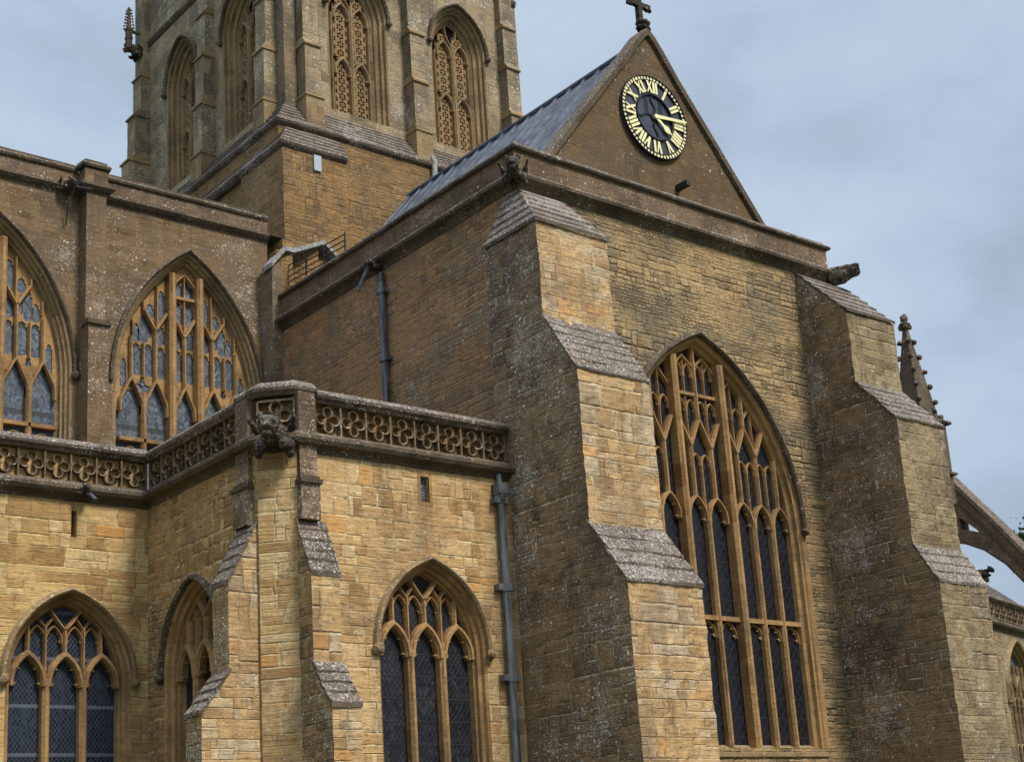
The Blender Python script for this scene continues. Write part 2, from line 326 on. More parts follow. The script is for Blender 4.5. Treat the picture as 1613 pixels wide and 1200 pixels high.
# ------------------------------------------------------------------ mesh helpers
class Frame:
    def __init__(s, o, u, n): s.o, s.u, s.n = Vector(o), Vector(u).normalized(), Vector(n).normalized()
    def p(s, u, n, z): return s.o + s.u*u + s.n*n + Vector((0, 0, z))
def south(y): return Frame((0, y, 0), (1, 0, 0), (0, -1, 0))
def west(x): return Frame((x, 0, 0), (0, -1, 0), (-1, 0, 0))
def east(x): return Frame((x, 0, 0), (0, 1, 0), (1, 0, 0))

def thing(name, label, cat, loc=(0, 0, 0), group=None):
    o = bpy.data.objects.new(name, None); COL.objects.link(o); o.location = loc; o.empty_display_size = .3
    o['label'] = label; o['category'] = cat
    if group: o['group'] = group
    return o
def tag(o, label, cat, group=None):
    o['label'] = label; o['category'] = cat
    if group: o['group'] = group
    return o
def wloc(o):
    v = Vector((0, 0, 0))
    while o is not None: v += o.location; o = o.parent
    return v

class MB:
    def __init__(s): s.v = []; s.f = []; s.m = []
    def add(s, vs, fs, mat=0):
        b = len(s.v); s.v += [Vector(v) for v in vs]; s.f += [[i+b for i in f] for f in fs]; s.m += [mat]*len(fs)
    def grid(s, a, b, c, d, step=.35, mat=0, nu=None, nv=None):
        """quad a-b-c-d as a grid; a->b is u, a->d is v"""
        a, b, c, d = map(Vector, (a, b, c, d))
        nu = nu or max(1, round(max((b-a).length, (c-d).length)/step)); nv = nv or max(1, round(max((d-a).length, (c-b).length)/step))
        vs = []; fs = []
        for j in range(nv+1):
            t = j/nv
            for i in range(nu+1):
                q = i/nu; vs.append((a*(1-q)+b*q)*(1-t) + (d*(1-q)+c*q)*t)
        for j in range(nv):
            for i in range(nu):
                k = j*(nu+1)+i; fs.append((k, k+1, k+nu+2, k+nu+1))
        s.add(vs, fs, mat)
    def box(s, x0, x1, y0, y1, z0, z1, mat=0, step=None):
        P = [(x0, y0, z0), (x1, y0, z0), (x1, y1, z0), (x0, y1, z0), (x0, y0, z1), (x1, y0, z1), (x1, y1, z1), (x0, y1, z1)]
        F = [(0, 1, 5, 4), (1, 2, 6, 5), (2, 3, 7, 6), (3, 0, 4, 7), (4, 5, 6, 7), (3, 2, 1, 0)]
        if step:
            mats = mat if isinstance(mat, (list, tuple)) else [mat]*6
            for f, mm in zip(F, mats): s.grid(*[P[i] for i in f], step=step, mat=mm)
        else:
            mats = mat if isinstance(mat, (list, tuple)) else [mat]*6
            for f, mm in zip(F, mats): s.add([P[i] for i in f], [(0, 1, 2, 3)], mm)
    def fbox(s, F, u0, u1, n0, n1, z0, z1, mat=0):
        P = [F.p(*q) for q in ((u0, n1, z0), (u1, n1, z0), (u1, n0, z0), (u0, n0, z0), (u0, n1, z1), (u1, n1, z1), (u1, n0, z1), (u0, n0, z1))]
        s.add(P, [(0, 1, 5, 4), (1, 2, 6, 5), (2, 3, 7, 6), (3, 0, 4, 7), (4, 5, 6, 7), (3, 2, 1, 0)], mat)
    def build(s, name, mats, parent=None, rough=0.0, smooth=False, seed=0.0, kind=None, bevel=0.0, merge=True):
        if not isinstance(mats, (list, tuple)): mats = [mats]
        off = wloc(parent) if parent else Vector((0, 0, 0))
        bm = bmesh.new()
        vs = [bm.verts.new(v) for v in s.v]
        for f, mi in zip(s.f, s.m):
            try: fc = bm.faces.new([vs[i] for i in f]); fc.material_index = mi; fc.smooth = smooth
            except ValueError: pass
        if merge: bmesh.ops.remove_doubles(bm, verts=bm.verts, dist=2e-4)
        bmesh.ops.recalc_face_normals(bm, faces=bm.faces)
        for v in bm.verts:
            if rough:
                p = v.co*1.7 + Vector((seed, 0, 0)); n = noise.noise_vector(p)*.55 + noise.noise_vector(v.co*6.1)*.6 + noise.noise_vector(v.co*13.7)*.35
                v.co += n*rough
            v.co -= off
        me = bpy.data.meshes.new(name); bm.to_mesh(me); bm.free()
        for m in mats: me.materials.append(m)
        o = bpy.data.objects.new(name, me); COL.objects.link(o); o.parent = parent
        if kind: o['kind'] = kind
        if bevel:
            md = o.modifiers.new('bevel', 'BEVEL'); md.width = bevel; md.segments = 2; md.limit_method = 'ANGLE'
        return o

def tess(mb, F, loops, n, mat=0):
    L3 = [[Vector((p[0], p[1], 0)) for p in lp] for lp in loops]
    tris = tessellate_polygon(L3); flat = [p for lp in loops for p in lp]
    mb.add([F.p(p[0], n, p[1]) for p in flat], [tuple(t) for t in tris], mat)
def slab(mb, F, outer, holes, n0, n1, mat=0, matside=None):
    """solid slab with holes; n1 front, n0 back"""
    tess(mb, F, [outer]+holes, n1, mat); tess(mb, F, [outer]+holes, n0, mat)
    for lp in [outer]+holes:
        k = len(lp)
        for i in range(k):
            a, b = lp[i], lp[(i+1) % k]
            mb.add([F.p(a[0], n1, a[1]), F.p(b[0], n1, b[1]), F.p(b[0], n0, b[1]), F.p(a[0], n0, a[1])], [(0, 1, 2, 3)], mat if matside is None else matside)

def miter(path, closed=False):
    k = len(path); out = []
    for i in range(k):
        def dirn(a, b):
            v = Vector((b[0]-a[0], b[1]-a[1])); return v.normalized() if v.length > 1e-9 else Vector((0, 1))
        if closed or 0 < i < k-1:
            d0 = dirn(path[i-1], path[i]); d1 = dirn(path[i], path[(i+1) % k])
        elif i == 0: d0 = d1 = dirn(path[0], path[1])
        else: d0 = d1 = dirn(path[-2], path[-1])
        n0 = Vector((-d0.y, d0.x)); n1 = Vector((-d1.y, d1.x)); m = n0+n1
        if m.length < 1e-6: m = n0
        m.normalize(); m /= max(.35, m.dot(n0)); out.append(m)
    return out
def sweep(mb, F, path, prof, closed_prof=True, closed=False, mat=0, caps=True):
    """path in (u,z); prof list of (offset to the left of travel, n)"""
    ms = miter(path, closed); k = len(path); q = len(prof); vs = []
    for p, m in zip(path, ms):
        for o, n in prof: vs.append(F.p(p[0]+m.x*o, n, p[1]+m.y*o))
    fs = []
    for i in range(k if closed else k-1):
        j = (i+1) % k
        for a in range(q if closed_prof else q-1):
            b = (a+1) % q; fs.append((i*q+a, i*q+b, j*q+b, j*q+a))
    if caps and closed_prof and not closed: fs += [tuple(range(q)), tuple(range((k-1)*q, k*q))]
    mb.add(vs, fs, mat)
def moulding(mb, pts, prof, closed=False, mat=0):
    """plan path pts (x,y) with outward to the RIGHT of travel, prof closed list of (outward, z)"""
    path = [(p[0], p[1]) for p in pts]; ms = miter(path, closed); q = len(prof); k = len(path); vs = []
    for p, m in zip(path, ms):
        for o, z in prof: vs.append(Vector((p[0]-m.x*o, p[1]-m.y*o, z)))
    # subdivide long runs so that the edge can be roughened
    fs = []
    for i in range(k if closed else k-1):
        j = (i+1) % k
        L = (Vector(path[j])-Vector(path[i])).length; nn = max(1, round(L/.45))
        for a in range(q):
            b = (a+1) % q; mb.grid(vs[i*q+a], vs[j*q+a], vs[j*q+b], vs[i*q+b], mat=mat, nu=nn, nv=1)
    if not closed:
        mb.add(vs[:q], [tuple(range(q))], mat); mb.add(vs[(k-1)*q:], [tuple(range(q))], mat)

class Arch:
    """two-centred arch: half width h at the springing zs, centres c beyond the axis"""
    def __init__(s, cx, h, c, zs, z0): s.cx, s.h, s.c, s.zs, s.z0 = cx, h, c, zs, z0
    def z(s, u, d=0):
        r = s.h+s.c-d; a = abs(u-s.cx)+s.c
        return s.zs+math.sqrt(max(0, r*r-a*a))
    def path(s, d=0, seg=14, jamb=True, z0=None):
        r = s.h+s.c-d; amax = math.acos(min(1, s.c/r)); L = []; R = []
        for i in range(seg+1):
            a = amax*i/seg
            L.append((s.cx+s.c-r*math.cos(a), s.zs+r*math.sin(a))); R.append((s.cx-s.c+r*math.cos(a), s.zs+r*math.sin(a)))
        pts = L+R[::-1][1:]
        if jamb:
            zz = s.z0 if z0 is None else z0
            pts = [(pts[0][0], zz)]+pts+[(pts[-1][0], zz)]
        return pts

def bar(mb, F, pts, w=.1, back=-.33, front=-.16, wf=None, mat=0):
    wf = wf or w*.36; ch = min(.07, (front-back)*.6)
    sweep(mb, F, pts, [(-w/2, back), (-w/2, front-ch), (-wf/2, front), (wf/2, front), (w/2, front-ch), (w/2, back)], mat=mat)
def head(mb, F, cu, h, zs, za, w=.07, back=-.33, front=-.18, ogee=False, cusp=True, mat=0):
    """pointed light head with two cusps each side"""
    rise = za-zs; c = max(0.0, (rise*rise-h*h)/(2*h)); r = h+c; am = math.acos(min(1, c/r)); L = []
    for i in range(9):
        a = am*i/8; x, z = c-r*math.cos(a), r*math.sin(a)
        if ogee:
            t = i/8; q = max(0.0, (t-.30)/.70); x = -h*(1-q**1.35)*(1-.16*math.sin(PI*q)); z = rise*t
        L.append((cu+x, zs+z))
    R = [(2*cu-x, z) for x, z in L[::-1][1:]]
    bar(mb, F, [(cu-h, zs-.05)]+L+R+[(cu+h, zs-.05)], w, back, front, mat=mat)
    if cusp:
        n1 = back+(front-back)*.55
        for sgn in (-1, 1):
            for t, ln in ((.12, .34), (.62, .30)):
                i = int(t*8); x, z = L[i]; x = (x-cu)*-sgn
                px, pz = cu+x, z; tx, tz = px-sgn*h*ln*1.15, pz+h*.05-(.18*h if t > .5 else 0)
                P = [(px, pz-h*.17), (tx, tz), (px-sgn*h*.02, pz+h*.22)]
                mb.add([F.p(a, n1, b) for a, b in P]+[F.p(a, back+.01, b) for a, b in P], [(0, 1, 2), (3, 4, 5), (0, 1, 4, 3), (1, 2, 5, 4), (2, 0, 3, 5)], mat)

def window(parent, F, A, reveal, hood, tracery, glassmat, name='window', label=None, tr_mat='dress', rv_mat='dress', hood_mat='mould', hood_z=None, stops=True, sill=True, band=.0):
    """a window is one part: its reveal mesh; tracery, glass, hood mould and sill are its sub-parts"""
    mb = MB(); paths = [(A.path(d), n) for d, n in reveal]
    k = len(paths[0][0])
    for (pa, na), (pb, nb) in zip(paths[:-1], paths[1:]):
        vs = [F.p(u, na, z) for u, z in pa]+[F.p(u, nb, z) for u, z in pb]
        mb.add(vs, [(i, i+1, k+i+1, k+i) for i in range(k-1)])
    if band:   # dressed surround, 3 mm proud of the wall
        a, b = A.path(-band), A.path(0.0); vs = [F.p(u, .004, z) for u, z in a]+[F.p(u, .004, z) for u, z in b]
        mb.add(vs, [(i, i+1, k+i+1, k+i) for i in range(k-1)])
        vs = [F.p(u, .004, z) for u, z in a]+[F.p(u, -.02, z) for u, z in a]
        mb.add(vs, [(i, i+1, k+i+1, k+i) for i in range(k-1)])
    win = mb.build(name, M[rv_mat], parent, smooth=False)
    if label: win['label'] = label
    d, n = reveal[-1]
    g = MB(); pts = A.path(d-.01); tess(g, F, [pts], n); tess(g, F, [pts], n-.02)
    g.build('glazing', M[glassmat], win, merge=False)
    if hood:
        h = MB(); hp = A.path(0, jamb=False)
        if hood_z: hp = [(A.cx-A.h, hood_z)]+hp+[(A.cx+A.h, hood_z)]
        sweep(h, F, hp, hood)
        if stops:
            zz = hp[0][1]
            for sx in (-1, 1):
                lump_into(h, F.p(A.cx+sx*(A.h+sum(o for o, _ in hood)/len(hood)), .08, zz-.06), .11)
        h.build('hood_mould', M[hood_mat], win, rough=.008)
    t = MB(); tracery(t, F, A, d, n); t.build('tracery', M[tr_mat], win)
    if sill:
        s = MB(); h0 = A.h-d
        zz = A.z0
        P = [(A.cx-h0-.02, A.cx+h0+.02, n, zz+.10), (A.cx-A.h-.03, A.cx+A.h+.03, -.02, zz-.09), (A.cx-A.h-.05, A.cx+A.h+.05, .05, zz-.11), (A.cx-A.h-.05, A.cx+A.h+.05, .05, zz-.2), (A.cx-A.h-.05, A.cx+A.h+.05, -.25, zz-.26)]
        vs = []
        for a, b, nn, z in P: vs += [F.p(a, nn, z), F.p(b, nn, z)]
        s.add(vs, [(2*i, 2*i+1, 2*i+3, 2*i+2) for i in range(len(P)-1)])
        s.build('sill', M['dressgrey'], win)
    return win

def lump_into(mb, c, r, sq=(1, 1, 1)):
    bm = bmesh.new(); bmesh.ops.create_icosphere(bm, subdivisions=2, radius=1)
    vs = []
    for v in bm.verts:
        p = Vector((v.co.x*sq[0], v.co.y*sq[1], v.co.z*sq[2]))*r
        p += noise.noise_vector((Vector(c)+p)*9)*r*.35
        vs.append(Vector(c)+p)
    mb.add(vs, [tuple(v.index for v in f.verts) for f in bm.faces]); bm.free()

def weathering(parent, F, u0, u1, n0, z0, n1, z1, k=4, ov=.05, mat='slab', th=.085, name='weathering', seed=0, left=None, right=None):
    """k overlapping stone slabs from the low front edge (n0,z0) up to the wall (n1,z1)"""
    mb = MB(); rnd = random.Random(seed+int(z0*10))
    for i in range(k):
        a, b = i/k, (i+1)/k+.05
        na, za = n0+(n1-n0)*a, z0+(z1-z0)*a; nb, zb = n0+(n1-n0)*b, z0+(z1-z0)*b
        j = rnd.uniform(-.012, .012); l = ov if i == 0 else .02
        dn, dz = (n0-n1), (z0-z1); ln = math.hypot(dn, dz); dn /= ln; dz /= ln
        fa, fz = na+dn*l, za+dz*l*.8
        tt = th+rnd.uniform(-.01, .015)
        a0, a1 = (u0-ov*.6+j, u1+ov*.6+j)
        nu = max(1, round((u1-u0)/.3))
        low = [(fa, fz-.015), (fa, fz+tt)]
        q = [(fa, fz), (fa+.005, fz+tt), (nb, zb+tt*.35), (nb, zb-.04)]
        for s in range(4):
            p, r = q[s], q[(s+1) % 4]
            mb.grid(F.p(a0, p[0], p[1]), F.p(a1, p[0], p[1]), F.p(a1, r[0], r[1]), F.p(a0, r[0], r[1]), nu=nu, nv=1)
        for uu in (a0, a1): mb.add([F.p(uu, *p) for p in q], [(0, 1, 2, 3)])
    return mb.build(name, M[mat], parent, rough=.030, seed=seed)

def buttress(parent, F, u0, u1, prof, mats, back=-.3, label=None, name='buttress', step=.3, rough=.018, slopes=True, ks=None, slabmat='slab'):
    """prof: list of (n, z) from the ground up the front; mats = [front, left side, right side]"""
    mb = MB(); nb = 5 if step > .2 else 12; nu = max(2, round((u1-u0)/step))
    for (na, za), (nc, zc) in zip(prof[:-1], prof[1:]):
        nz = max(1, round(abs(zc-za)/step))
        mb.grid(F.p(u0, na, za), F.p(u1, na, za), F.p(u1, nc, zc), F.p(u0, nc, zc), mat=0, nu=nu, nv=nz)
        if abs(zc-za) > 1e-4:
            mb.grid(F.p(u0, back, za), F.p(u0, na, za), F.p(u0, nc, zc), F.p(u0, back, zc), mat=1, nu=nb, nv=nz)
            mb.grid(F.p(u1, back, za), F.p(u1, na, za), F.p(u1, nc, zc), F.p(u1, back, zc), mat=2, nu=nb, nv=nz)
    b = mb.build(name, [M[x] for x in mats], parent, rough=rough)
    if label: b['label'] = label
    if slopes:
        for i, ((na, za), (nc, zc)) in enumerate(zip(prof[:-1], prof[1:])):
            if nc < na-.05 and zc > za+.05:
                kk = (ks or {}).get(i, max(2, round(math.hypot(na-nc, zc-za)/.36)))
                weathering(b, F, u0, u1, na, za, nc, zc, kk, seed=i+int(u0*7), mat=slabmat)
    return b

def quatrefoil(cu, cz, d, rho, n=8, rot=0.0, grow=0.0):
    pts = []
    N = 4*n
    for i in range(N):
        th = 2*PI*i/N; ph = ((th-rot+PI/4) % (PI/2))-PI/4; rr = rho+grow
        v = rr*rr-(d*math.sin(ph))**2
        if v > 0: r = d*math.cos(ph)+math.sqrt(v)
        else:
            p0 = math.asin(rr/d); t = (abs(ph)-p0)/(PI/4-p0); r = d*math.cos(p0)*(1-t)+d*.36*t
        pts.append((cu+r*math.cos(th), cz+r*math.sin(th)))
    return pts
def quat_panels(F, u0, u1, z0, z1, npan, mb, deep=.10, mat=0):
    """raised grid and quatrefoil rings in front of a recessed face"""
    wd = (u1-u0)/npan; h = z1-z0; n1 = 0.0; n0 = -deep
    mb.fbox(F, u0, u1, n0, n1, z0, z0+.035, mat); mb.fbox(F, u0, u1, n0, n1, z1-.035, z1, mat)
    for i in range(npan+1):
        u = u0+wd*i; mb.fbox(F, u-.018, u+.018, n0, n1-.003, z0+.03, z1-.03, mat)
    s = min(wd, h)
    for i in range(npan):
        cu, cz = u0+wd*(i+.5), (z0+z1)/2
        d, rho = s*.262, s*.152
        o = quatrefoil(cu, cz, d, rho, 10, 0, s*.046); q = quatrefoil(cu, cz, d, rho, 10)
        k = len(o)
        for j in range(k):
            e = (j+1) % k
            P = [(o[j], n1+.004), (o[e], n1+.004), (q[e], n1-.02), (q[j], n1-.02)]
            mb.add([F.p(a[0], n, a[1]) for a, n in P], [(0, 1, 2, 3)], mat)
            mb.add([F.p(q[j][0], n1-.02, q[j][1]), F.p(q[e][0], n1-.02, q[e][1]), F.p(q[e][0], n0, q[e][1]), F.p(q[j][0], n0, q[j][1])], [(0, 1, 2, 3)], mat)
            mb.add([F.p(o[j][0], n1+.004, o[j][1]), F.p(o[e][0], n1+.004, o[e][1]), F.p(o[e][0], n0, o[e][1]), F.p(o[j][0], n0, o[j][1])], [(0, 1, 2, 3)], mat)

def remeshed(name, blobs, mat, parent=None, voxel=.03, disp=.03, loc=None, extra=None, dscale=.12):
    """blobs: (center, (rx,ry,rz)) ellipsoids or (a, b, ra, rb) tapered limbs, fused into one carved surface"""
    mb = MB()
    for bl in blobs:
        if len(bl) == 2:
            c, r = bl; bm = bmesh.new(); bmesh.ops.create_icosphere(bm, subdivisions=2, radius=1)
            mb.add([Vector((c[0]+v.co.x*r[0], c[1]+v.co.y*r[1], c[2]+v.co.z*r[2])) for v in bm.verts], [tuple(v.index for v in f.verts) for f in bm.faces]); bm.free()
        else:
            a, b, ra, rb = bl; a, b = Vector(a), Vector(b); d = (b-a).normalized(); s = d.orthogonal(); q = d.cross(s); vs = []
            for cc, rr in ((a, ra), (b, rb)):
                for i in range(8):
                    t = 2*PI*i/8; vs.append(cc+(s*math.cos(t)+q*math.sin(t))*rr)
            fs = [(i, (i+1) % 8, 8+(i+1) % 8, 8+i) for i in range(8)]+[tuple(range(8))[::-1], tuple(range(8, 16))]
            mb.add(vs, fs)
    o = mb.build(name, M[mat], parent, merge=False)
    if loc is not None:
        o.location = loc
        for v in o.data.vertices: v.co -= Vector(loc)
    md = o.modifiers.new('fuse', 'REMESH'); md.mode = 'VOXEL'; md.voxel_size = voxel
    tx = bpy.data.textures.new('carve', 'CLOUDS'); tx.noise_scale = dscale
    dm = o.modifiers.new('carve', 'DISPLACE'); dm.texture = tx; dm.strength = disp; dm.mid_level = .5
    return o

def tube(mb, a, b, r, k=12, mat=0, r2=None):
    a, b = Vector(a), Vector(b); d = (b-a).normalized(); s = d.orthogonal().normalized(); q = d.cross(s); vs = []
    for cc, rr in ((a, r), (b, r2 or r)):
        for i in range(k):
            t = 2*PI*i/k; vs.append(cc+(s*math.cos(t)+q*math.sin(t))*rr)
    mb.add(vs, [(i, (i+1) % k, k+(i+1) % k, k+i) for i in range(k)]+[tuple(range(k)), tuple(range(k, 2*k))], mat)

# ------------------------------------------------------------------ ground
g = MB(); g.add([(-900, -900, 0), (900, -900, 0), (900, 900, 0), (-900, 900, 0)], [(0, 1, 2, 3)]); g.build('grass_ground', M['grass'], kind='structure')
g = MB(); g.add([(-40, -13, .006), (40, -13, .006), (40, -8, .006), (-40, -8, .006)], [(0, 1, 2, 3)]); g.build('path', M['paving'], kind='structure')

# ------------------------------------------------------------------ south transept
CX = 5.49
TR = thing('church_transept', 'tall golden stone transept with lead roof, clock gable and big eight light window', 'church transept', (5.5, 5.5, 0))
FS, FW = south(0), west(0)
A1 = Arch(CX, 3.1, 1.70, 9.80, 4.32)
mb = MB(); slab(mb, FS, [(0, 0), (11, 0), (11, 17.0), (0, 17.0)], [[p for p in A1.path(0)][::-1]], -.7, 0)
mb.build('south_wall', M['rubble'], TR, merge=False)
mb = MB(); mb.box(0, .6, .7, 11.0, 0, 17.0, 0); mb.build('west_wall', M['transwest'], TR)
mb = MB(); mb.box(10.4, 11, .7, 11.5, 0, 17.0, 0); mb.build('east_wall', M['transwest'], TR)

def trac_main(t, F, A, d, n):
    H0 = A.h-d; cx = A.cx; z0 = A.z0
    B = dict(back=n, front=n+.16)
    def V(u, a, b=None, w=.11, front=None):
        top = A.z(cx+u, d)+.05
        b = top if b is None else min(b, top)
        if b > a+.05: bar(t, F, [(cx+u, a), (cx+u, b)], w, n, front if front is not None else n+.16)
    for s in (-1, 1):
        V(s*.81, z0-.05, None, .20, n+.32)
        for u in (1.59, 2.27): V(s*u, z0, 9.9, .13, n+.2)
        for u, h in ((.35, .30), (1.26, .30), (1.93, .29), (2.60, .29)):
            head(t, F, cx+s*u, h, 9.72, 10.27, .085, n, n+.18)
            head(t, F, cx+s*u, h-.03, 6.95, 7.27, .04, n, n+.09)
            V(s*u, 10.27, 11.57, .11)
            if u < 2.5:
                for e in (-1, 1):
                    uu = u+e*.33
                    zt = 12.2
                    if A.z(cx+uu, d) > 11.7: bar(t, F, [(cx+s*u, 11.52), (cx+s*uu, min(zt, A.z(cx+uu, d)+.1))], .10, n, n+.17)
        for u in (1.59, 2.27):
            V(s*u, 9.8, 11.3, .06, n+.10); V(s*u, 12.15, None, .10)
            for e in (-1, 1):
                head(t, F, cx+s*u+e*.165, .135, 11.12, 11.36, .04, n, n+.09)
        for u in (.35, 1.26, 1.93):
            V(s*u, 11.7, 12.78 if u < 1 else None, .05, n+.10)
            for e in (-1, 1):
                if A.z(cx+abs(u)+.2, d) > 12.8: head(t, F, cx+s*u+e*.17, .14, 12.45, 12.72, .04, n, n+.09)
        V(s*.35, 12.9, 13.7, .05, n+.10)
        for e in (-1, 1): head(t, F, cx+s*.35+e*.16, .13, 13.35, 13.65, .04, n, n+.09)
        bar(t, F, [(cx+s*.81, 13.4), (cx+s*.35, 13.85), (cx, 13.55)], .07, n, n+.12)
        bar(t, F, [(cx+s*.90, 13.0), (cx+s*1.26, 13.42), (cx+s*1.59, 13.0)], .06, n, n+.12)
        bar(t, F, [(cx+s*1.59, 12.4), (cx+s*1.93, 12.85), (cx+s*2.2, 12.3)], .06, n, n+.12)
    V(0, z0, 9.9, .13, n+.2); V(0, 9.8, 11.3, .06, n+.10); V(0, 12.15, None, .10)
    for e in (-1, 1): head(t, F, cx+e*.165, .135, 11.12, 11.36, .04, n, n+.09)
    t.fbox(F, cx-.75, cx+.75, n, n+.12, 12.82, 12.90)
    t.fbox(F, cx-H0, cx+H0, n, n+.17, 7.29, 7.40)
rev = [(0, 0), (.03, -.04), (.08, -.06), (.10, -.16), (.17, -.22), (.19, -.34)]
window(TR, FS, A1, rev, [(0.01, 0), (0.02, .10), (.06, .15), (.12, .13), (.17, .0)], trac_main, 'glassbig', hood_z=9.72, band=.16)

# parapet, string course and coping round the transept
pl = [(0, 10.6), (0, 0), (11, 0), (11, 11.4)]
def ring(z0, outp): return outp
mb = MB(); moulding(mb, [(p[0], p[1]) for p in pl], [(-.3, 16.86), (.02, 16.86), (.05, 16.93), (.10, 16.99), (.24, 17.06), (.26, 17.13), (.22, 17.2), (.05, 17.27), (-.3, 17.27)])
mb.build('string_course', M['mould'], TR, rough=.012)
mb = MB(); moulding(mb, pl, [(-.35, 17.27), (.02, 17.27), (.02, 17.87), (-.35, 17.87)]); mb.build('parapet', M['parapet'], TR, rough=.006)
mb = MB(); moulding(mb, pl, [(-.42, 17.88), (.10, 17.84), (.13, 17.88), (.12, 17.93), (.02, 17.98), (-.02, 18.05), (-.30, 18.07)]); mb.build('coping', M['slab'], TR, rough=.014)

# SW and SE buttresses
ps = [(3.34, 0), (3.34, 7.12), (2.41, 8.42), (2.41, 11.69), (1.49, 13.09), (1.49, 15.27), (0, 15.32)]
def corner_buttress(x0, x1, ps, wmat, smat, lab, hip):
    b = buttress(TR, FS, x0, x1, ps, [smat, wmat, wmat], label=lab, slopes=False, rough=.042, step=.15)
    ns = {}
    segs = [(i, s) for i, s in enumerate(zip(ps[:-1], ps[1:])) if s[1][0] < s[0][0]-.05]
    for j, (i, ((na, za), (nc, zc))) in enumerate(segs):
        top = j == len(segs)-1
        ks = 4 if j == 0 else (6 if j == 1 else 5)
        if not top: weathering(b, FS, x0, x1, na, za, nc, zc, ks, seed=j+int(x0), th=.07 if j == 0 else .05)
    return b
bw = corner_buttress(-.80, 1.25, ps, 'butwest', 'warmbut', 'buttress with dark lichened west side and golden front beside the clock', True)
ps2 = [(3.12, 0), (3.12, 7.90), (2.55, 8.87), (2.55, 12.12), (1.49, 13.35), (1.49, 15.27), (0, 16.86)]
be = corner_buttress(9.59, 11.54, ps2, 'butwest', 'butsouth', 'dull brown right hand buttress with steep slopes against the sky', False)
# hipped caps of stepped slabs
def hipcap(parent, x0, x1, yf, yb, zl, xw, yw, zt, k=5, wside=True):
    mb = MB()
    for i in range(k):
        a, b = i/k, min(1.0, (i+1)/k+.06)
        def L(t, o=0.0):
            X0 = x0+(xw-x0)*t-o if wside else x0-o*.8; Y0 = yf+(yw-yf)*t-o
            return X0, Y0, zl+(zt-zl)*t
        xa, ya, za = L(a, .05 if i == 0 else .02); xb, yb2, zb = L(b); th = .09
        x1o = x1+.04
        # front slope
        for (p, q, r, s) in (((xa, ya, za), (x1o, ya, za), (x1o, ya, za+th), (xa, ya, za+th)), ((xa, ya, za+th), (x1o, ya, za+th), (x1o, yb2, zb+th*.4), (xb, yb2, zb+th*.4)), ((xa, ya, za), (x1o, ya, za), (x1o, yb2, zb-.06), (xb, yb2, zb-.06))):
            mb.grid(p, q, r, s, nu=6, nv=1)
        mb.add([(x1o, ya, za), (x1o, ya, za+th), (x1o, yb2, zb+th*.4), (x1o, yb2, zb-.06)], [(0, 1, 2, 3)])
        if wside:
            for (p, q, r, s) in (((xa, ya, za), (xa, yb, za), (xa, yb, za+th), (xa, ya, za+th)), ((xa, ya, za+th), (xa, yb, za+th), (xb, yb, zb+th*.4), (xb, yb2, zb+th*.4)), ((xa, ya, za), (xa, yb, za), (xb, yb, zb-.06), (xb, yb2, zb-.06))):
                mb.grid(p, q, r, s, nu=6, nv=1)
            mb.add([(xa, yb, za), (xa, yb, za+th), (xb, yb, zb+th*.4), (xb, yb, zb-.06)], [(0, 1, 2, 3)])
        else:
            mb.add([(xa, ya, za), (xa, ya, za+th), (xb, yb2, zb+th*.4), (xb, yb2, zb-.06)], [(0, 1, 2, 3)])
    return mb.build('weathering', M['slab'], parent, rough=.012)
hipcap(bw, -.80, 1.25, -1.49, .31, 15.27, 0.0, 0.0, 16.84, k=6)
hipcap(be, 9.59, 11.54, -1.49, .31, 15.27, 9.59, 0.0, 16.84, k=6, wside=False)
# clasping return of the SW buttress on the west wall
mb = MB()
for (xa, za, xb, zb) in ((-.80, 0, -.80, 15.27), (-.80, 15.27, .0, 15.4)):
    nz = max(1, round((zb-za)/.3))
    mb.grid((xa, -.32, za), (xa, .31, za), (xb, .31, zb), (xb, -.32, zb), mat=0, nu=3, nv=nz)
    mb.grid((xa, .31, za), (.05, .31, za), (.05, .31, zb), (xb, .31, zb), mat=0, nu=3, nv=nz)
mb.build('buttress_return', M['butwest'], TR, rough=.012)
mb = MB()
mb.grid((11.54, .31, 0), (10.9, .31, 0), (10.9, .31, 16.8), (11.54, .31, 15.27), nu=2, nv=8); mb.grid((11.54, -.32, 0), (11.54, .31, 0), (11.54, .31, 15.27), (11.54, -.32, 15.27), nu=2, nv=8)
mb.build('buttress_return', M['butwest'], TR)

# gable with coping, roof
GY = .70
mb = MB(); slope = (22.98-17.3)/(5.47-.95)
gp = [(.95, 17.3), (9.99, 17.3), (5.47, 22.98)]
slab(mb, south(GY), gp, [], -.32, 0); mb.build('gable_wall', M['gable'], TR)
mb = MB()
gpath = [(.70, 17.25), (3.1, 20.24), (4.5, 21.95), (4.95, 22.55), (5.27, 22.95), (5.47, 23.12), (5.67, 22.95), (5.99, 22.55), (6.44, 21.95), (7.84, 20.24), (10.24, 17.25)]
sweep(mb, south(GY), gpath, [(-.13, .02), (-.11, .10), (.03, .12), (.07, .05), (.07, -.34), (-.13, -.34)])
mb.build('gable_coping', M['mould'], TR, rough=.015)
mb = MB(); ry = 11.6
for s in (-1, 1):
    e = 5.47+s*4.75; mb.add([(e, GY+.31, 17.1), (e, ry, 17.1), (5.47, ry, 22.86), (5.47, GY+.31, 22.86)], [(0, 1, 2, 3)])
    k = 17
    for i in range(k+1):     # rolls running up the slope
        y = GY+.6+(ry-GY-.7)*i/k
        tube(mb, (e, y, 17.11), (5.47, y, 22.87), .05, 6)
tube(mb, (5.47, GY+.5, 22.92), (5.47, ry, 22.92), .07, 8)
mb.build('roof', M['lead'], TR)
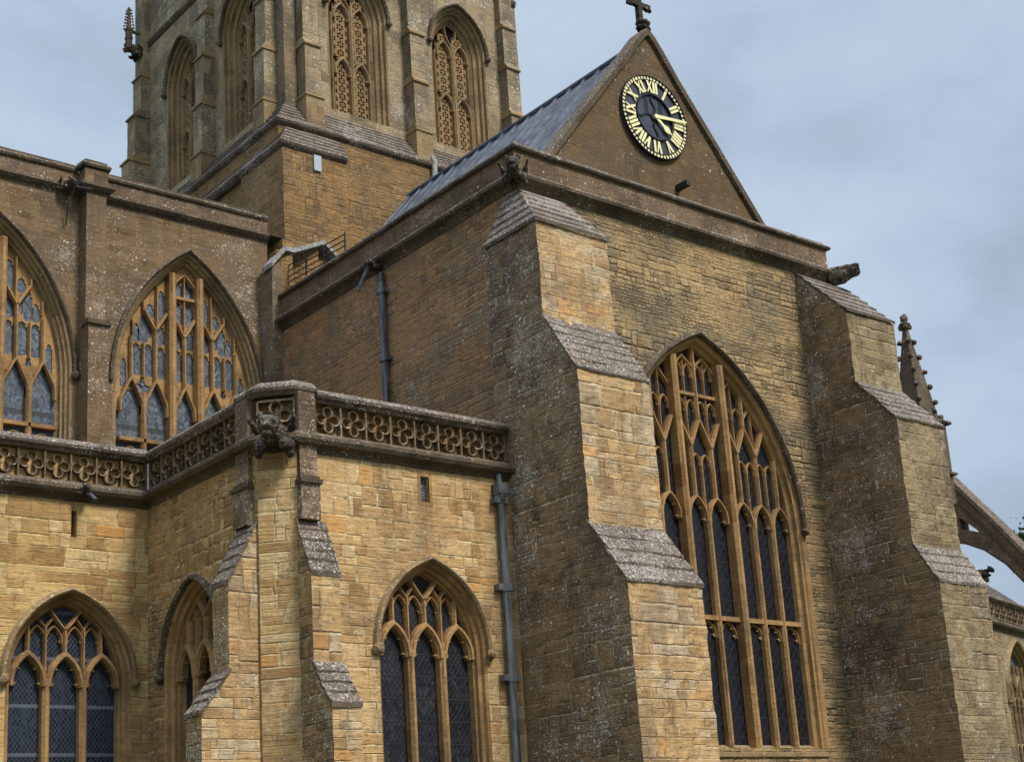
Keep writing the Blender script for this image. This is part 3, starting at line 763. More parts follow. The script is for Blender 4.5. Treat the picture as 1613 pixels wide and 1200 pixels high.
mb = MB(); mb.box(.3, 10.7, .4, GY+.1, 16.9, 17.3); mb.box(.3, 1.2, GY, 11.3, 16.9, 17.25); mb.box(9.8, 10.7, GY, 11.3, 16.9, 17.25); mb.build('gutter', M['leaddark'], TR)

# ------------------------------------------------------------------ clock on the gable
CK = thing('clock', 'round blue black clock with gold Roman numerals and hands on the gable', 'clock', (5.41, GY-.02, 20.54))
cx, cz, RR = 5.41, 20.54, 1.17; FC = south(GY)
def disc(mb, r, n0, n1, k=64, hole=None, mat=0):
    o = [(cx+r*math.cos(2*PI*i/k), cz+r*math.sin(2*PI*i/k)) for i in range(k)]
    h = [[(cx+hole*math.cos(2*PI*i/k), cz+hole*math.sin(2*PI*i/k)) for i in range(k)]] if hole else []
    slab(mb, FC, o, h, n0, n1, mat)
mb = MB(); disc(mb, RR, .03, .07); mb.build('dial', M['clockgrey'], CK, merge=False)
mb = MB(); disc(mb, RR, .07, .13, hole=RR*.985); disc(mb, RR*.90, .07, .12, hole=RR*.885); disc(mb, RR*.56, .07, .13, hole=RR*.53); mb.build('rim', M['clockblue'], CK, merge=False)
def cpol(mb, ang, pts, n0, n1):
    """pts in (tangential, radial) units of RR; ang clockwise from 12"""
    rv = (math.sin(ang), math.cos(ang)); tv = (math.cos(ang), -math.sin(ang))
    lp = [(cx+RR*(t*tv[0]+r*rv[0]), cz+RR*(t*tv[1]+r*rv[1])) for t, r in pts]
    slab(mb, FC, lp, [], n0, n1)
mb = MB()
for i in range(60):
    w_ = .026 if i % 5 else .034
    cpol(mb, 2*PI*i/60, [(-w_, .895), (w_, .895), (w_, .98), (-w_, .98)], .09, .105)
disc(mb, RR*.98, .084, .0895, hole=RR*.898, mat=1); mb.build('minute_ring', [M['gold'], M['clockblue']], CK, merge=False)
nums = ['XII', 'I', 'II', 'III', 'IIII', 'V', 'VI', 'VII', 'VIII', 'IX', 'X', 'XI']
for i, s in enumerate(nums):
    mb = MB(); wd = {'I': .085, 'V': .17, 'X': .17}; tot = sum(wd[c] for c in s); x = -tot/2
    r0, r1 = .59, .875
    def stroke(xa, ra, xb, rb, w_):
        cpol(mb, 2*PI*i/12, [(xa-w_/2, ra), (xa+w_/2, ra), (xb+w_/2, rb), (xb-w_/2, rb)], .10, .115+.001*len(mb.f) % .006)
    for c in s:
        m_ = x+wd[c]/2
        if c == 'I': stroke(m_, r0, m_, r1, .060)
        if c == 'V': stroke(m_, r0, m_-.06, r1, .062); stroke(m_, r0, m_+.06, r1, .034)
        if c == 'X': stroke(m_+.065, r0, m_-.065, r1, .064); stroke(m_-.065, r0, m_+.065, r1, .032)
        x += wd[c]
    mb.build('numeral', M['gold'], CK, merge=False)
# openings and the wavy dark rays of the inner disc
mb = MB()
for t0 in (-.27, .17):
    mb = MB(); slab(mb, FC, [(cx+RR*t0, cz+RR*.02), (cx+RR*(t0+.11), cz+RR*.02), (cx+RR*(t0+.11), cz+RR*.42), (cx+RR*t0, cz+RR*.42)], [], .07, .076)
    mb.build('opening', M['clockblack'], CK, merge=False)
mb = MB()
for a0 in (0, 90, 180, 270):
    a = math.radians(a0); P = []
    for i in range(13):
        r = .05+.5*i/12; t = .06*math.sin(i/12*2*PI)*(.4+i/12)
        P.append((cx+RR*(r*math.sin(a)+t*math.cos(a)), cz+RR*(r*math.cos(a)-t*math.sin(a))))
    sweep(mb, FC, P, [(-.022, .07), (-.022, .10), (.022, .10), (.022, .07)])
disc(mb, .12, .07, .11, 20)
mb.build('wavy_ray', M['clockblack'], CK, merge=False)
mb = MB(); cpol(mb, math.radians(83), [(-.045, -.03), (.045, -.03), (.035, .5), (.028, .93), (0, .985), (-.028, .93), (-.035, .5)], .155, .17); mb.build('minute_hand', M['gold'], CK)
mb = MB(); cpol(mb, math.radians(126), [(-.04, -.03), (.04, -.03), (.035, .28), (.085, .38), (.06, .47), (.02, .52), (0, .60), (-.02, .52), (-.06, .47), (-.085, .38), (-.035, .28)], .135, .15); mb.build('hour_hand', M['gold'], CK)
mb = MB(); disc(mb, .06, .11, .175, 16); mb.build('hub', M['gold'], CK)

# ------------------------------------------------------------------ cross on the gable
CR = thing('gable_cross', 'weathered stone cross finial on the point of the clock gable', 'stone cross', (5.47, GY+.1, 23.1))
mb = MB(); F = south(GY+.15)
mb.fbox(F, 5.40, 5.54, -.07, .07, 23.4, 24.40); mb.fbox(F, 5.14, 5.80, -.06, .06, 23.94, 24.07)
for (u, z) in ((5.12, 24.0), (5.82, 24.0), (5.47, 24.42)):
    for du, dz in ((0, 0), (.06, .06), (-.06, .06), (.06, -.06), (-.06, -.06)): lump_into(mb, F.p(u+du*.8, 0, z+dz), .06)
mb.build('cross_shaft', M['grot'], CR, rough=.01)
mb = MB()
for i in range(8):
    a = 2*PI*i/8; lump_into(mb, (5.47+.13*math.cos(a), GY+.05+.10*math.sin(a), 23.38), .085); lump_into(mb, (5.47+.18*math.cos(a+.3), GY+.05+.12*math.sin(a+.3), 23.22), .06)
lump_into(mb, (5.47, GY+.05, 23.28), .16, (1, .8, 1.4))
mb.build('cross_base', M['grot'], CR)

# ------------------------------------------------------------------ corner chapel with its aisle
CH = thing('corner_chapel', 'low golden corner chapel with quatrefoil parapet in front of the transept', 'chapel', (-3.5, 2.5, 0))
AI = thing('church_aisle', 'honey coloured aisle wall at lower left with quatrefoil parapet and pointed window', 'church aisle', (-10, 6, 0))
XW, YC, YA = -6.53, -.04, 5.12
def trac3(t, F, A, d, n):
    cx = A.cx; z0 = A.z0; H0 = A.h-d; b = n; sp = 6.12
    def V(u, a, bb=None, w=.10, f=.17):
        top = A.z(cx+u, d)+.04; bb = top if bb is None else min(top, bb)
        bar(t, F, [(cx+u, a), (cx+u, bb)], w, b, b+f)
    for s in (-1, 1):
        V(s*.385, z0, sp+.1, .16, .22)
        V(s*.40, 6.3, 7.30, .075, .15)
        head(t, F, cx+s*.39+.175, .165, 7.0, 7.30, .05, b, b+.11); head(t, F, cx+s*.39-.175, .165, 7.0, 7.30, .05, b, b+.11)
        bar(t, F, [(cx+s*.40, 7.26), (cx+s*.22, 7.50)], .06, b, b+.13); bar(t, F, [(cx+s*.40, 7.26), (cx+s*.58, 7.48)], .06, b, b+.13)
        bar(t, F, [(cx, 7.22), (cx+s*.14, 7.38), (cx+s*.29, 7.58), (cx+s*.36, 7.78)], .085, b, b+.18)
        V(s*.76, 6.7, None, .10, .16)
    for u in (-.77, 0, .77): head(t, F, cx+u, .335, sp, 6.72, .13, b, b+.22)
    V(0, 6.72, 7.26, .10, .18)
def three_light(parent, F, cx, gm, lab, lights=3, rvm='dress', hm='dressgrey'):
    A = Arch(cx, 1.3, .51, 6.2, 2.4)
    rev = [(0, 0), (.05, -.04), (.07, -.12), (.13, -.16), (.14, -.24), (.17, -.26), (.19, -.40)]
    window(parent, F, A, rev, [(.0, 0), (.01, .09), (.05, .13), (.10, .10), (.13, 0)], trac3, gm, label=lab, rv_mat=rvm, hood_mat=hm, band=.0)
    return A.path(0)[::-1]
FCS, FCW, FA = south(YC), west(XW), south(YA)
h1 = three_light(CH, FCS, -3.0, 'glass', 'three light pointed window beside the lower drainpipe')
h2 = three_light(CH, FCW, -3.1, 'glass', 'narrow looking pointed window on the shaded west side', hm='mould')
h3 = three_light(AI, FA, -8.2, 'glassw', 'three light pointed window at lower left')
slit = [(-3.13, 9.17), (-2.92, 9.17), (-2.92, 9.70), (-3.13, 9.70)]
mb = MB(); slab(mb, FCS, [(-6.0, 0), (-.75, 0), (-.75, 9.9), (-6.0, 9.9)], [h1, slit], -.5, 0); mb.build('south_wall', M['warm'], CH, merge=False)
mb = MB(); tess(mb, FCS, [slit], -.12); slit_o = [(-3.2, 9.09), (-2.85, 9.09), (-2.85, 9.78), (-3.2, 9.78)]
mb.build('slit_pane', M['glassc'], CH)
mb = MB(); slab(mb, FCS, slit_o, [slit], -.02, .006); mb.build('slit_frame', M['dress'], CH, merge=False)
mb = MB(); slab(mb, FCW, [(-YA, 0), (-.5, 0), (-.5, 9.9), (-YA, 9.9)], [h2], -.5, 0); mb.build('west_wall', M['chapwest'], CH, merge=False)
mb = MB(); mb.grid((XW, .5, 0), (-6.0, YC, 0), (-6.0, YC, 9.9), (XW, .5, 9.9), step=.3)
mb.build('canted_corner', M['warm'], CH, rough=.006)
mb = MB(); slot = [(-8.22, 9.10), (-8.10, 9.10), (-8.10, 9.66), (-8.22, 9.66)]
slab(mb, FA, [(-20, 0), (XW, 0), (XW, 9.9), (-20, 9.9)], [h3, slot], -.5, 0); mb.build('south_wall', M['aisle'], AI, merge=False)
mb = MB(); tess(mb, FA, [slot], -.3); mb.build('slot_shade_sheet', M['shadeback'], AI)  # flat dark sheet paints the shade inside the slot

plC = [(XW, YA), (XW, .5), (-6.0, YC), (-.80, YC)]
plA = [(-20, YA), (XW, YA)]
sprof = [(-.2, 9.84), (.0, 9.84), (.02, 9.92), (.08, 9.97), (.20, 9.99), (.25, 10.06), (.24, 10.14), (.16, 10.20), (.02, 10.26), (-.2, 10.26)]
cprof = [(-.3, 10.90), (.03, 10.88), (.06, 10.92), (.11, 10.97), (.12, 11.03), (.08, 11.09), (.0, 11.14), (-.12, 11.20), (-.24, 11.16), (-.32, 11.02)]
for par, pts in ((CH, plC), (AI, plA)):
    mb = MB(); moulding(mb, pts, sprof); mb.build('string_course', M['mould'], par, rough=.014)
    mb = MB(); moulding(mb, pts, [(-.32, 10.2), (-.13, 10.2), (-.13, 10.92), (-.32, 10.92)]); mb.build('parapet_back', M['quatback' if par is CH else 'quatochre'], par)
# coping with raised knees at the corner piers
mb = MB(); moulding(mb, [(XW, YA), (XW, 1.2)], cprof); moulding(mb, [(-5.55, YC), (-.8, YC)], cprof)
up = [(a*.8, z+.10) for a, z in cprof]
moulding(mb, [(XW, 1.2), (XW, .5), (-6.0, YC), (-5.55, YC)], up); mb.build('coping', M['slab'], CH, rough=.014)
mb = MB(); moulding(mb, plA, cprof); mb.build('coping', M['slab'], AI, rough=.014)
def pan(F, u0, u1, n, par, nm='pierced_parapet'):
    mb = MB(); quat_panels(F, u0, u1, 10.24, 10.91, n, mb, .135); mb.build(nm, M['quatre'], par, merge=False)
pan(FCS, -5.55, -.86, 8, CH); pan(FCW, -YA+.05, -1.22, 7, CH)
cd = Vector((-6.0-XW, YC-.5)); cl = cd.length; FD = Frame((XW, .5, 0), (cd.x, cd.y, 0), (cd.y, -cd.x, 0))
pan(FD, .02, cl-.02, 1, CH)
pan(FA, -19.87, XW-.04, 24, AI)
# piers at the chapel corner
for F, u0, u1 in ((FCS, -5.98, -5.60), (FCW, -1.15, -.68)):
    mb = MB(); 
    def fgrid(F, u0, u1, n1, z0, z1):
        nz = max(1, round((z1-z0)/.3))
        mb.grid(F.p(u0, n1, z0), F.p(u1, n1, z0), F.p(u1, n1, z1), F.p(u0, n1, z1), nu=2, nv=nz)
        for u in (u0, u1): mb.grid(F.p(u, -.2, z0), F.p(u, n1, z0), F.p(u, n1, z1), F.p(u, -.2, z1), nu=2, nv=nz)
        mb.grid(F.p(u0, -.2, z1), F.p(u1, -.2, z1), F.p(u1, n1, z1), F.p(u0, n1, z1), nu=2, nv=2)
    fgrid(F, u0, u1, .10, 9.32, 11.02); fgrid(F, u0-.02, u1+.02, .16, 8.5, 9.22)
    mb.build('corner_pier', M['parapet'], CH, rough=.008)
    mb = MB(); mb.fbox(F, u0-.05, u1+.05, -.1, .22, 9.2, 9.28); mb.fbox(F, u0-.02, u1+.02, -.1, .15, 9.28, 9.36); mb.build('pier_moulding', M['mould'], CH, rough=.008)
pb = [(1.02, 0), (1.02, 4.92), (.45, 5.74), (.45, 7.40), (.0, 8.48)]
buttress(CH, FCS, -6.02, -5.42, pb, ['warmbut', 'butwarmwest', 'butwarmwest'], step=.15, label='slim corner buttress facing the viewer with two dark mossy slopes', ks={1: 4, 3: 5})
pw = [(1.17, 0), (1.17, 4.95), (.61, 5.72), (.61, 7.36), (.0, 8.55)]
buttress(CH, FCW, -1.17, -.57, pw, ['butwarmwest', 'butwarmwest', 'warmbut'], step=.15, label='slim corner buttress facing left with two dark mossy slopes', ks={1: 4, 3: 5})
# stone filling behind the parapets (flat lead roofs)
mb = MB(); mb.add([(XW+.2, YA, 10.3), (XW+.2, .6, 10.3), (-5.9, .1, 10.3), (-.1, .1, 10.3), (-.1, YA, 10.3)], [(0, 1, 2, 3, 4)]); mb.build('roof', M['leaddark'], CH)
mb = MB(); mb.add([(-20, YA+.2, 10.3), (0, YA+.2, 10.3), (0, 11.1, 12.6), (-20, 11.1, 12.6)], [(0, 1, 2, 3)]); mb.build('roof', M['leaddark'], AI)

# ------------------------------------------------------------------ nave clerestory
NV = thing('church_nave', 'brown upper nave wall with two big traceried windows at upper left', 'church nave', (-8, 12, 0))
YN = 11.0; FN = south(YN)
def trac5(t, F, A, d, n):
    cx = A.cx; b = n
    def V(u, a, bb=None, w=.10, f=.17):
        top = A.z(cx+u, d)+.04; bb = top if bb is None else min(top, bb)
        if bb > a+.05: bar(t, F, [(cx+u, a), (cx+u, bb)], w, b, b+f)
    # upper tracery: one stone plate with small cusped panes cut through it
    zb = 14.22; out = A.path(d-.03, z0=zb)
    hd = [(1, 0), (1, .36), (.66, .38), (.90, .46), (.84, .60), (.44, .60), (.56, .70), (.34, .77), (0, .84)]
    for c in (1.54, .84, 0, -.84, -1.54):
        h = .285 if c else .27
        out += [(cx+c+h*x, zb+z) for x, z in hd]+[(cx+c-h*x, zb+z) for x, z in hd[::-1][1:]]
    panes = []
    def pane(u, h, z0, z1):
        h = min(.145, h*1.45); z0 -= .05; z1 += .07
        panes.append([(cx+u-h, z0+.06), (cx+u, z0), (cx+u+h, z0+.06), (cx+u+h, z1-.16), (cx+u+h*.6, z1-.14), (cx+u+h*.7, z1-.07), (cx+u, z1), (cx+u-h*.7, z1-.07), (cx+u-h*.6, z1-.14), (cx+u-h, z1-.16)])
    for s in (-1, 1):
        for u, h, z0, z1 in ((.18, .10, 15.28, 16.10), (.66, .09, 15.28, 16.10), (1.01, .10, 15.30, 16.12), (1.36, .10, 15.30, 16.10), (1.72, .06, 14.9, 15.7), (1.36, .07, 16.24, 16.95), (.95, .08, 17.45, 17.7), (.66, .08, 17.78, 18.1),
                             (.18, .10, 16.24, 16.74), (.66, .09, 16.26, 16.70), (1.15, .08, 16.24, 16.95), (.97, .04, 16.4, 16.85),
                             (.17, .10, 16.93, 17.50), (.64, .08, 16.95, 17.75), (.97, .09, 16.98, 17.40), (1.25, .06, 17.12, 17.25), (.17, .11, 17.72, 18.14), (.05, .0, 0, 0)):
            zt = min(z1, A.z(cx+u+h*1.45, d)-.14)
            if zt-z0 > .18: pane(s*u, h, z0, zt)
        pane(s*1.19, .055, 15.02, 15.2); pane(s*.43, .0, 15, 15.1) if False else None
    slab(t, F, out, panes, b, b+.03)
    for s in (-1, 1):
        V(s*.41, A.z0, None, .20, .34); V(s*1.19, A.z0, 14.75, .16, .22)
        for u in (.84, 1.54):
            head(t, F, cx+s*u, .31, 14.22, 15.12, .08, b+.03, b+.2, ogee=True, cusp=False); V(s*u, 15.05, 16.62 if u < 1 else 16.3, .10, .18)
            head(t, F, cx+s*u, .26, 12.95, 13.25, .06, b, b+.12)
        for e in (-1, 1): bar(t, F, [(cx+s*.84, 16.56), (cx+s*(.84+e*.34), 17.12)], .10, b+.05, b+.18)
        V(s*1.19, 15.2, 16.15, .06, .16); V(s*1.19, 17.08, None, .07, .16); V(s*.80, 16.62, None, .06, .16); V(s*1.5, 16.4, None, .06, .15)
        bar(t, F, [(cx, 16.5), (cx+s*.33, 17.1)], .10, b+.05, b+.18)
        bar(t, F, [(cx+s*.33, 18.0), (cx, 18.34)], .06, b+.05, b+.18)
    head(t, F, cx, .28, 14.22, 15.05, .09, b+.05, b+.2, ogee=True, cusp=False); head(t, F, cx, .25, 12.95, 13.25, .06, b, b+.12)
    V(0, 15.0, 16.55, .10, .18); V(0, 16.55, 18.3, .05, .14)
    t.fbox(F, cx-.3, cx+.3, b, b+.16, 17.60, 17.68)
    H0 = A.h-d; t.fbox(F, cx-H0, cx+H0, b, b+.22, 13.38, 13.48)
holes = []
for wx, lab in ((-2.5, 'five light clerestory window next to the transept'), (-7.95, 'five light clerestory window cut by the left edge'), (-13.4, None)):
    A = Arch(wx, 2.18, 2.63, 14.86, 12.6); holes.append(A.path(0)[::-1])
    rev5 = [(0, 0), (.06, -.03), (.07, -.12), (.13, -.14), (.14, -.24), (.20, -.26), (.21, -.36), (.28, -.42)]
    window(NV, FN, A, rev5, [(0, 0), (.01, .07), (.05, .11), (.10, .08), (.12, 0)], trac5, 'glassc', label=lab, rv_mat='dressgrey', stops=(wx < -5))
mb = MB(); slab(mb, FN, [(-20, 8), (-.05, 8), (-.05, 19.8), (-20, 19.8)], holes, -.8, 0); mb.build('clerestory_wall', M['cler'], NV, merge=False)
npl = [(-20, YN), (-5.66, YN), (-5.66, YN-.42), (-5.06, YN-.42), (-5.06, YN), (-.05, YN)]
mb = MB(); moulding(mb, npl, [(-.3, 19.72), (.0, 19.72), (.03, 19.80), (.10, 19.84), (.17, 19.92), (.16, 20.0), (.03, 20.06), (-.3, 20.06)]); mb.build('string_course', M['mould'], NV, rough=.01)
mb = MB(); moulding(mb, npl, [(-.3, 20.05), (.015, 20.05), (.015, 20.46), (-.3, 20.46)]); mb.build('parapet', M['parapet'], NV, rough=.006)
mb = MB(); c5 = [(-.35, 20.47), (.07, 20.44), (.10, 20.50), (.07, 20.56), (.0, 20.60), (.0, 20.66), (-.3, 20.68)]
moulding(mb, [(-20, YN), (-5.7, YN)], c5); moulding(mb, [(-5.02, YN), (-.05, YN)], c5)
moulding(mb, [(-5.72, YN), (-5.66, YN-.42), (-5.06, YN-.42), (-5.0, YN)], [(a, z+.05) for a, z in c5]); mb.build('coping', M['mould'], NV, rough=.01)
buttress(NV, FN, -5.62, -5.08, [(.62, 8), (.62, 16.05), (.42, 16.2), (.42, 20.1)], ['cler', 'cler', 'cler'], label='slim pilaster buttress between the clerestory windows', slopes=False, rough=.01)
mb = MB(); mb.fbox(FN, -5.67, -5.03, .2, .70, 16.05, 16.13); mb.fbox(FN, -5.65, -5.05, .2, .64, 16.13, 16.2); mb.build('offset_moulding', M['mould'], NV, rough=.006)
mb = MB(); mb.add([(-20, 11.3, 20.2), (1, 11.3, 20.2), (1, 17, 21.2), (-20, 17, 21.2)], [(0, 1, 2, 3)]); mb.build('roof', M['leaddark'], NV)

# ------------------------------------------------------------------ stair turret between nave and transept
ST = thing('stair_turret', 'small stair turret with pale sloping cap squeezed between nave and transept', 'turret', (.2, 10.8, 0))
mb = MB(); mb.grid((-.30, 10.35, 8), (.02, 10.35, 8), (.02, 10.35, 19.0), (-.30, 10.35, 18.75), step=.4); mb.grid((-.30, 11.2, 8), (-.30, 10.35, 8), (-.30, 10.35, 18.75), (-.30, 11.2, 18.75), step=.4)
mb.build('shaft', M['towerdark'], ST, rough=.01)
mb = MB(); mb.box(.02, .55, 10.62, 11.6, 17, 19.45); mb.box(.55, 1.75, 11.15, 11.62, 17, 20.1); mb.box(1.75, 2.35, 11.15, 11.6, 17, 19.7); mb.build('block', M['base'], ST)
mb = MB()
for p, q in (((-.38, 10.28, 18.72), (.25, 10.55, 19.45)), ((.25, 10.55, 19.45), (.6, 10.7, 19.52)), ((.6, 10.7, 19.52), (1.75, 11.1, 20.16)), ((1.75, 11.1, 20.2), (1.95, 11.1, 20.2)), ((1.95, 11.1, 20.2), (2.5, 11.1, 19.75))):
    p, q = Vector(p), Vector(q)
    vs = []
    for e in (p, q):
        for dy, dz in ((-.10, -.05), (-.10, .09), (.45, .13), (.45, -.05)): vs.append(e+Vector((0, dy, dz)))
    mb.add(vs, [(0, 1, 5, 4), (1, 2, 6, 5), (2, 3, 7, 6), (3, 0, 4, 7), (0, 1, 2, 3), (4, 5, 6, 7)])
mb.build('cap', M['whitewash'], ST, rough=.015)

HR = thing('handrail', 'five bar dark iron handrail on the roof behind the transept parapet', 'handrail', (.45, 9, 17.2))
mb = MB()
for i in range(5):
    z = 19.0-.17*i
    tube(mb, (.42, 10.66, z+.05), (.42, 7.7, z-.14), .018, 6)
mb.build('rail', M['iron'], HR)
for y in (7.7, 8.75, 9.7):
    mb = MB(); tube(mb, (.42, y, 17.2), (.42, y, 18.92 if y < 9 else 18.98), .028, 8); mb.build('post', M['iron'], HR)

# ------------------------------------------------------------------ tower
TW = thing('church_tower', 'massive grey buttressed central tower with pierced belfry windows', 'church tower', (6.5, 17.3, 0))
tx0, tx1, ty0, ty1 = 1.62, 11.3, 12.5, 22.6
FTS, FTW = south(ty0), west(tx0)
def trac_b(t, F, A, d, n):
    cx = A.cx; b = n
    H0 = A.h-d
    def V(u, a, bb=None, w=.14, f=.2):
        top = A.z(cx+u, d)+.03; bb = top if bb is None else min(top, bb)
        bar(t, F, [(cx+u, a), (cx+u, bb)], w, b, b+f)
    V(0, A.z0, 30.0, .15, .24)
    for s in (-1, 1):
        V(s*(H0-.02), A.z0, 29.6, .08, .12)
        head(t, F, cx+s*.36, .29, 27.40, 27.95, .10, b, b+.2); head(t, F, cx+s*.36, .29, 29.45, 30.0, .10, b, b+.2)
        bar(t, F, [(cx, 29.95), (cx+s*.2, 30.25), (cx+s*.25, 30.6)], .07, b, b+.14)
        bar(t, F, [(cx+s*.56, 27.9), (cx+s*.31, 28.02), (cx, 27.8)], .10, b, b+.15)
def pierced(mb, F, u0, u1, z0, z1, n, mat=0):
    """stone slab pierced with roundels"""
    k = max(1, round((z1-z0)/.30)); h = (z1-z0)/k; cu = (u0+u1)/2
    for i in range(k):
        za, zb = z0+h*i, z0+h*(i+1); zc = (za+zb)/2; holes = []
        def circ(a, b, r, m=8): return [(a+r*math.cos(2*PI*j/m), b-r*math.sin(2*PI*j/m)) for j in range(m)]
        for j in range(6):
            a = 2*PI*j/6+PI/6; holes.append(circ(cu+.096*math.cos(a), zc+.096*math.sin(a), .043))
        holes.append(circ(cu, zc, .022, 6))
        for sx in (-1, 1):
            for sz in (-1, 1): holes.append(circ(cu+sx*(u1-u0)*.40, zc+sz*h*.37, .042, 6))
        slab(mb, F, [(u0, za), (u1, za), (u1, zb), (u0, zb)], holes, n-.05, n, mat)
def belfry(F, cx, lab):
    A = Arch(cx, 1.18, .55, 29.62, 25.75)
    rev = [(0, 0), (.06, -.03), (.08, -.14), (.16, -.17), (.18, -.28), (.29, -.33), (.31, -.40), (.44, -.52)]
    win = window(TW, F, A, rev, [(0, 0), (.01, .09), (.06, .14), (.11, .11), (.13, 0)], trac_b, 'shadeback', label=lab, rv_mat='dressgrey', tr_mat='dressgrey', sill=False)  # glazing here is a dark sheet painting the unlit belfry interior
    mb = MB()
    for s in (-1, 1):
        pierced(mb, F, cx+s*.36-.28, cx+s*.36+.28, 25.9, 27.9, -.46); pierced(mb, F, cx+s*.36-.28, cx+s*.36+.28, 28.05, 29.95, -.46)
        pierced(mb, F, cx+s*.30-.22, cx+s*.30+.22, 29.98, 30.34, -.46)
    mb.build('pierced_panel', M['dresspanel'], win, merge=False)
    mb = MB(); k = 4
    for i in range(k):
        a, b = i/k, (i+1)/k+.03
        n0, n1 = .10-.62*a, .10-.62*b; z0, z1 = 25.25+.68*a, 25.25+.68*b
        P = [(n0, z0-.05), (n0, z0+.06), (n1, z1+.02), (n1, z1-.1)]
        u0, u1 = cx-1.15, cx+1.15
        for s in range(4):
            p, q = P[s], P[(s+1) % 4]; mb.grid(F.p(u0, *p), F.p(u1, *p), F.p(u1, *q), F.p(u0, *q), nu=7, nv=1)
    mb.build('sill', M['slab'], win, rough=.015)
    return A.path(0)[::-1]
hs = [belfry(FTS, 4.38, 'belfry opening left of the middle tower buttress on the front'), belfry(FTS, 8.57, 'belfry opening right of the middle tower buttress on the front')]
hw = [belfry(FTW, -15.3, 'belfry opening nearer the corner on the left tower face'), belfry(FTW, -19.42, 'belfry opening farther back on the left tower face')]
mb = MB(); slab(mb, FTS, [(tx0, 24), (tx1, 24), (tx1, 36), (tx0, 36)], hs, -.8, 0); mb.build('south_wall', M['tower'], TW, merge=False)
mb = MB(); slab(mb, FTW, [(-ty1, 24), (-ty0, 24), (-ty0, 36), (-ty1, 36)], hw, -.8, 0); mb.build('west_wall', M['tower'], TW, merge=False)
mb = MB(); mb.add([(tx1, ty0, 24), (tx1, ty1, 24), (tx1, ty1, 36), (tx1, ty0, 36), (tx0, ty1, 24), (tx0, ty1, 36)], [(0, 1, 2, 3), (1, 4, 5, 2)]); mb.add([(tx0, ty0, 35.9), (tx1, ty0, 35.9), (tx1, ty1, 35.9), (tx0, ty1, 35.9)], [(0, 1, 2, 3)]); mb.build('rear_wall', M['tower'], TW)
# tower buttresses
tp = [(.50, 24.2), (.50, 25.66), (.50, 27.45), (.42, 27.62), (.42, 29.3), (.34, 29.47), (.34, 30.95), (.26, 31.1), (.26, 36)]
def tbut(F, u0, u1, front, side, lab, far=0):
    pr = [(n_+(far*(.28 if z_ < 27.5 else .14 if z_ < 29.4 else 0)), z_) for n_, z_ in tp]
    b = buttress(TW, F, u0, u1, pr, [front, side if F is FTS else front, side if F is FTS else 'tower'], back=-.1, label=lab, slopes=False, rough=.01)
    for z, n in ((27.45, .50+far*.28), (29.3, .42+far*.14), (30.95, .34)):
        mb = MB()
        P = [(n+.06, z-.03), (n+.06, z+.03), (n-.08, z+.22), (-.05, z+.22), (-.05, z-.03)]
        for s in range(5):
            p, q = P[s], P[(s+1) % 5]; mb.add([F.p(u0-.04, *p), F.p(u1+.04, *p), F.p(u1+.04, *q), F.p(u0-.04, *q)], [(0, 1, 2, 3)])
        for u in (u0-.04, u1+.04): mb.add([F.p(u, *p) for p in P], [tuple(range(5))])
        mb.build('offset', M['dressgrey'], b, rough=.01)
    mb = MB(); mb.fbox(F, u0-.07, u1+.07, -.1, .60, 25.60, 25.66); mb.fbox(F, u0-.03, u1+.03, -.1, .55, 25.66, 25.74); mb.fbox(F, u0-.04, u1+.04, -.1, .56, 24.3, 25.6); mb.build('plinth', M['dressgrey'], b, rough=.008)
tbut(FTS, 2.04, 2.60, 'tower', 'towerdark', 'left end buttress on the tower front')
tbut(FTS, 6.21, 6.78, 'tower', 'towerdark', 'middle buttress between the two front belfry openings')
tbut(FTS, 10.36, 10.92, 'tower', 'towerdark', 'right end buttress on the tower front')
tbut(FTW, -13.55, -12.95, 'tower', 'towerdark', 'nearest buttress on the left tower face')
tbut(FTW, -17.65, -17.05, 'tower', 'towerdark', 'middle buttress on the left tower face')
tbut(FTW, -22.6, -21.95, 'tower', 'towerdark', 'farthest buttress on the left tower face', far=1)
# dark corner between the paired buttresses
mb = MB(); mb.grid((tx0-.02, 12.96, 24.4), (2.05, ty0-.02, 24.4), (2.05, ty0-.02, 36), (tx0-.02, 12.96, 36), step=.4)
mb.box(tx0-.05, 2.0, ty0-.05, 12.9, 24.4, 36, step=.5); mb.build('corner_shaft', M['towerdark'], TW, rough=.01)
# string at the belfry top on the west side
mb = MB(); moulding(mb, [(tx0, ty1), (tx0, ty0), (tx1, ty0)], [(-.1, 32.2), (.03, 32.2), (.1, 32.3), (.12, 32.4), (.03, 32.5), (-.1, 32.5)]); mb.build('string_course', M['mould'], TW, rough=.01)
# weathered base: string then a stepped slope in to the tower face
bx, by = .98, 11.92
mb = MB(); mb.grid((bx, 23.0, 8), (bx, by, 8), (bx, by, 24.42), (bx, 23.0, 24.42), step=.6); mb.grid((bx, by, 8), (12, by, 8), (12, by, 24.42), (bx, by, 24.42), step=.6)
mb.build('base_wall', M['base'], TW, rough=.03)
mb = MB()
def stepped(mb, pts, k, o0, o1, z0, z1, th=.05, jit=.012, s=0):
    rnd = random.Random(s)
    for i in range(k):
        a, b = i/k, (i+1)/k
        oa, ob = o0+(o1-o0)*a, o0+(o1-o0)*b; za, zb = z0+(z1-z0)*a, z0+(z1-z0)*b
        moulding(mb, pts, [(oa, za-.02), (oa+.01, za+th), (ob-.02, zb+th*.4), (ob-.1, zb-.03)])
moulding(mb, [(bx, 23), (bx, by), (12, by)], [(-.1, 24.30), (.02, 24.30), (.10, 24.36), (.13, 24.44), (.10, 24.52), (-.1, 24.52)])
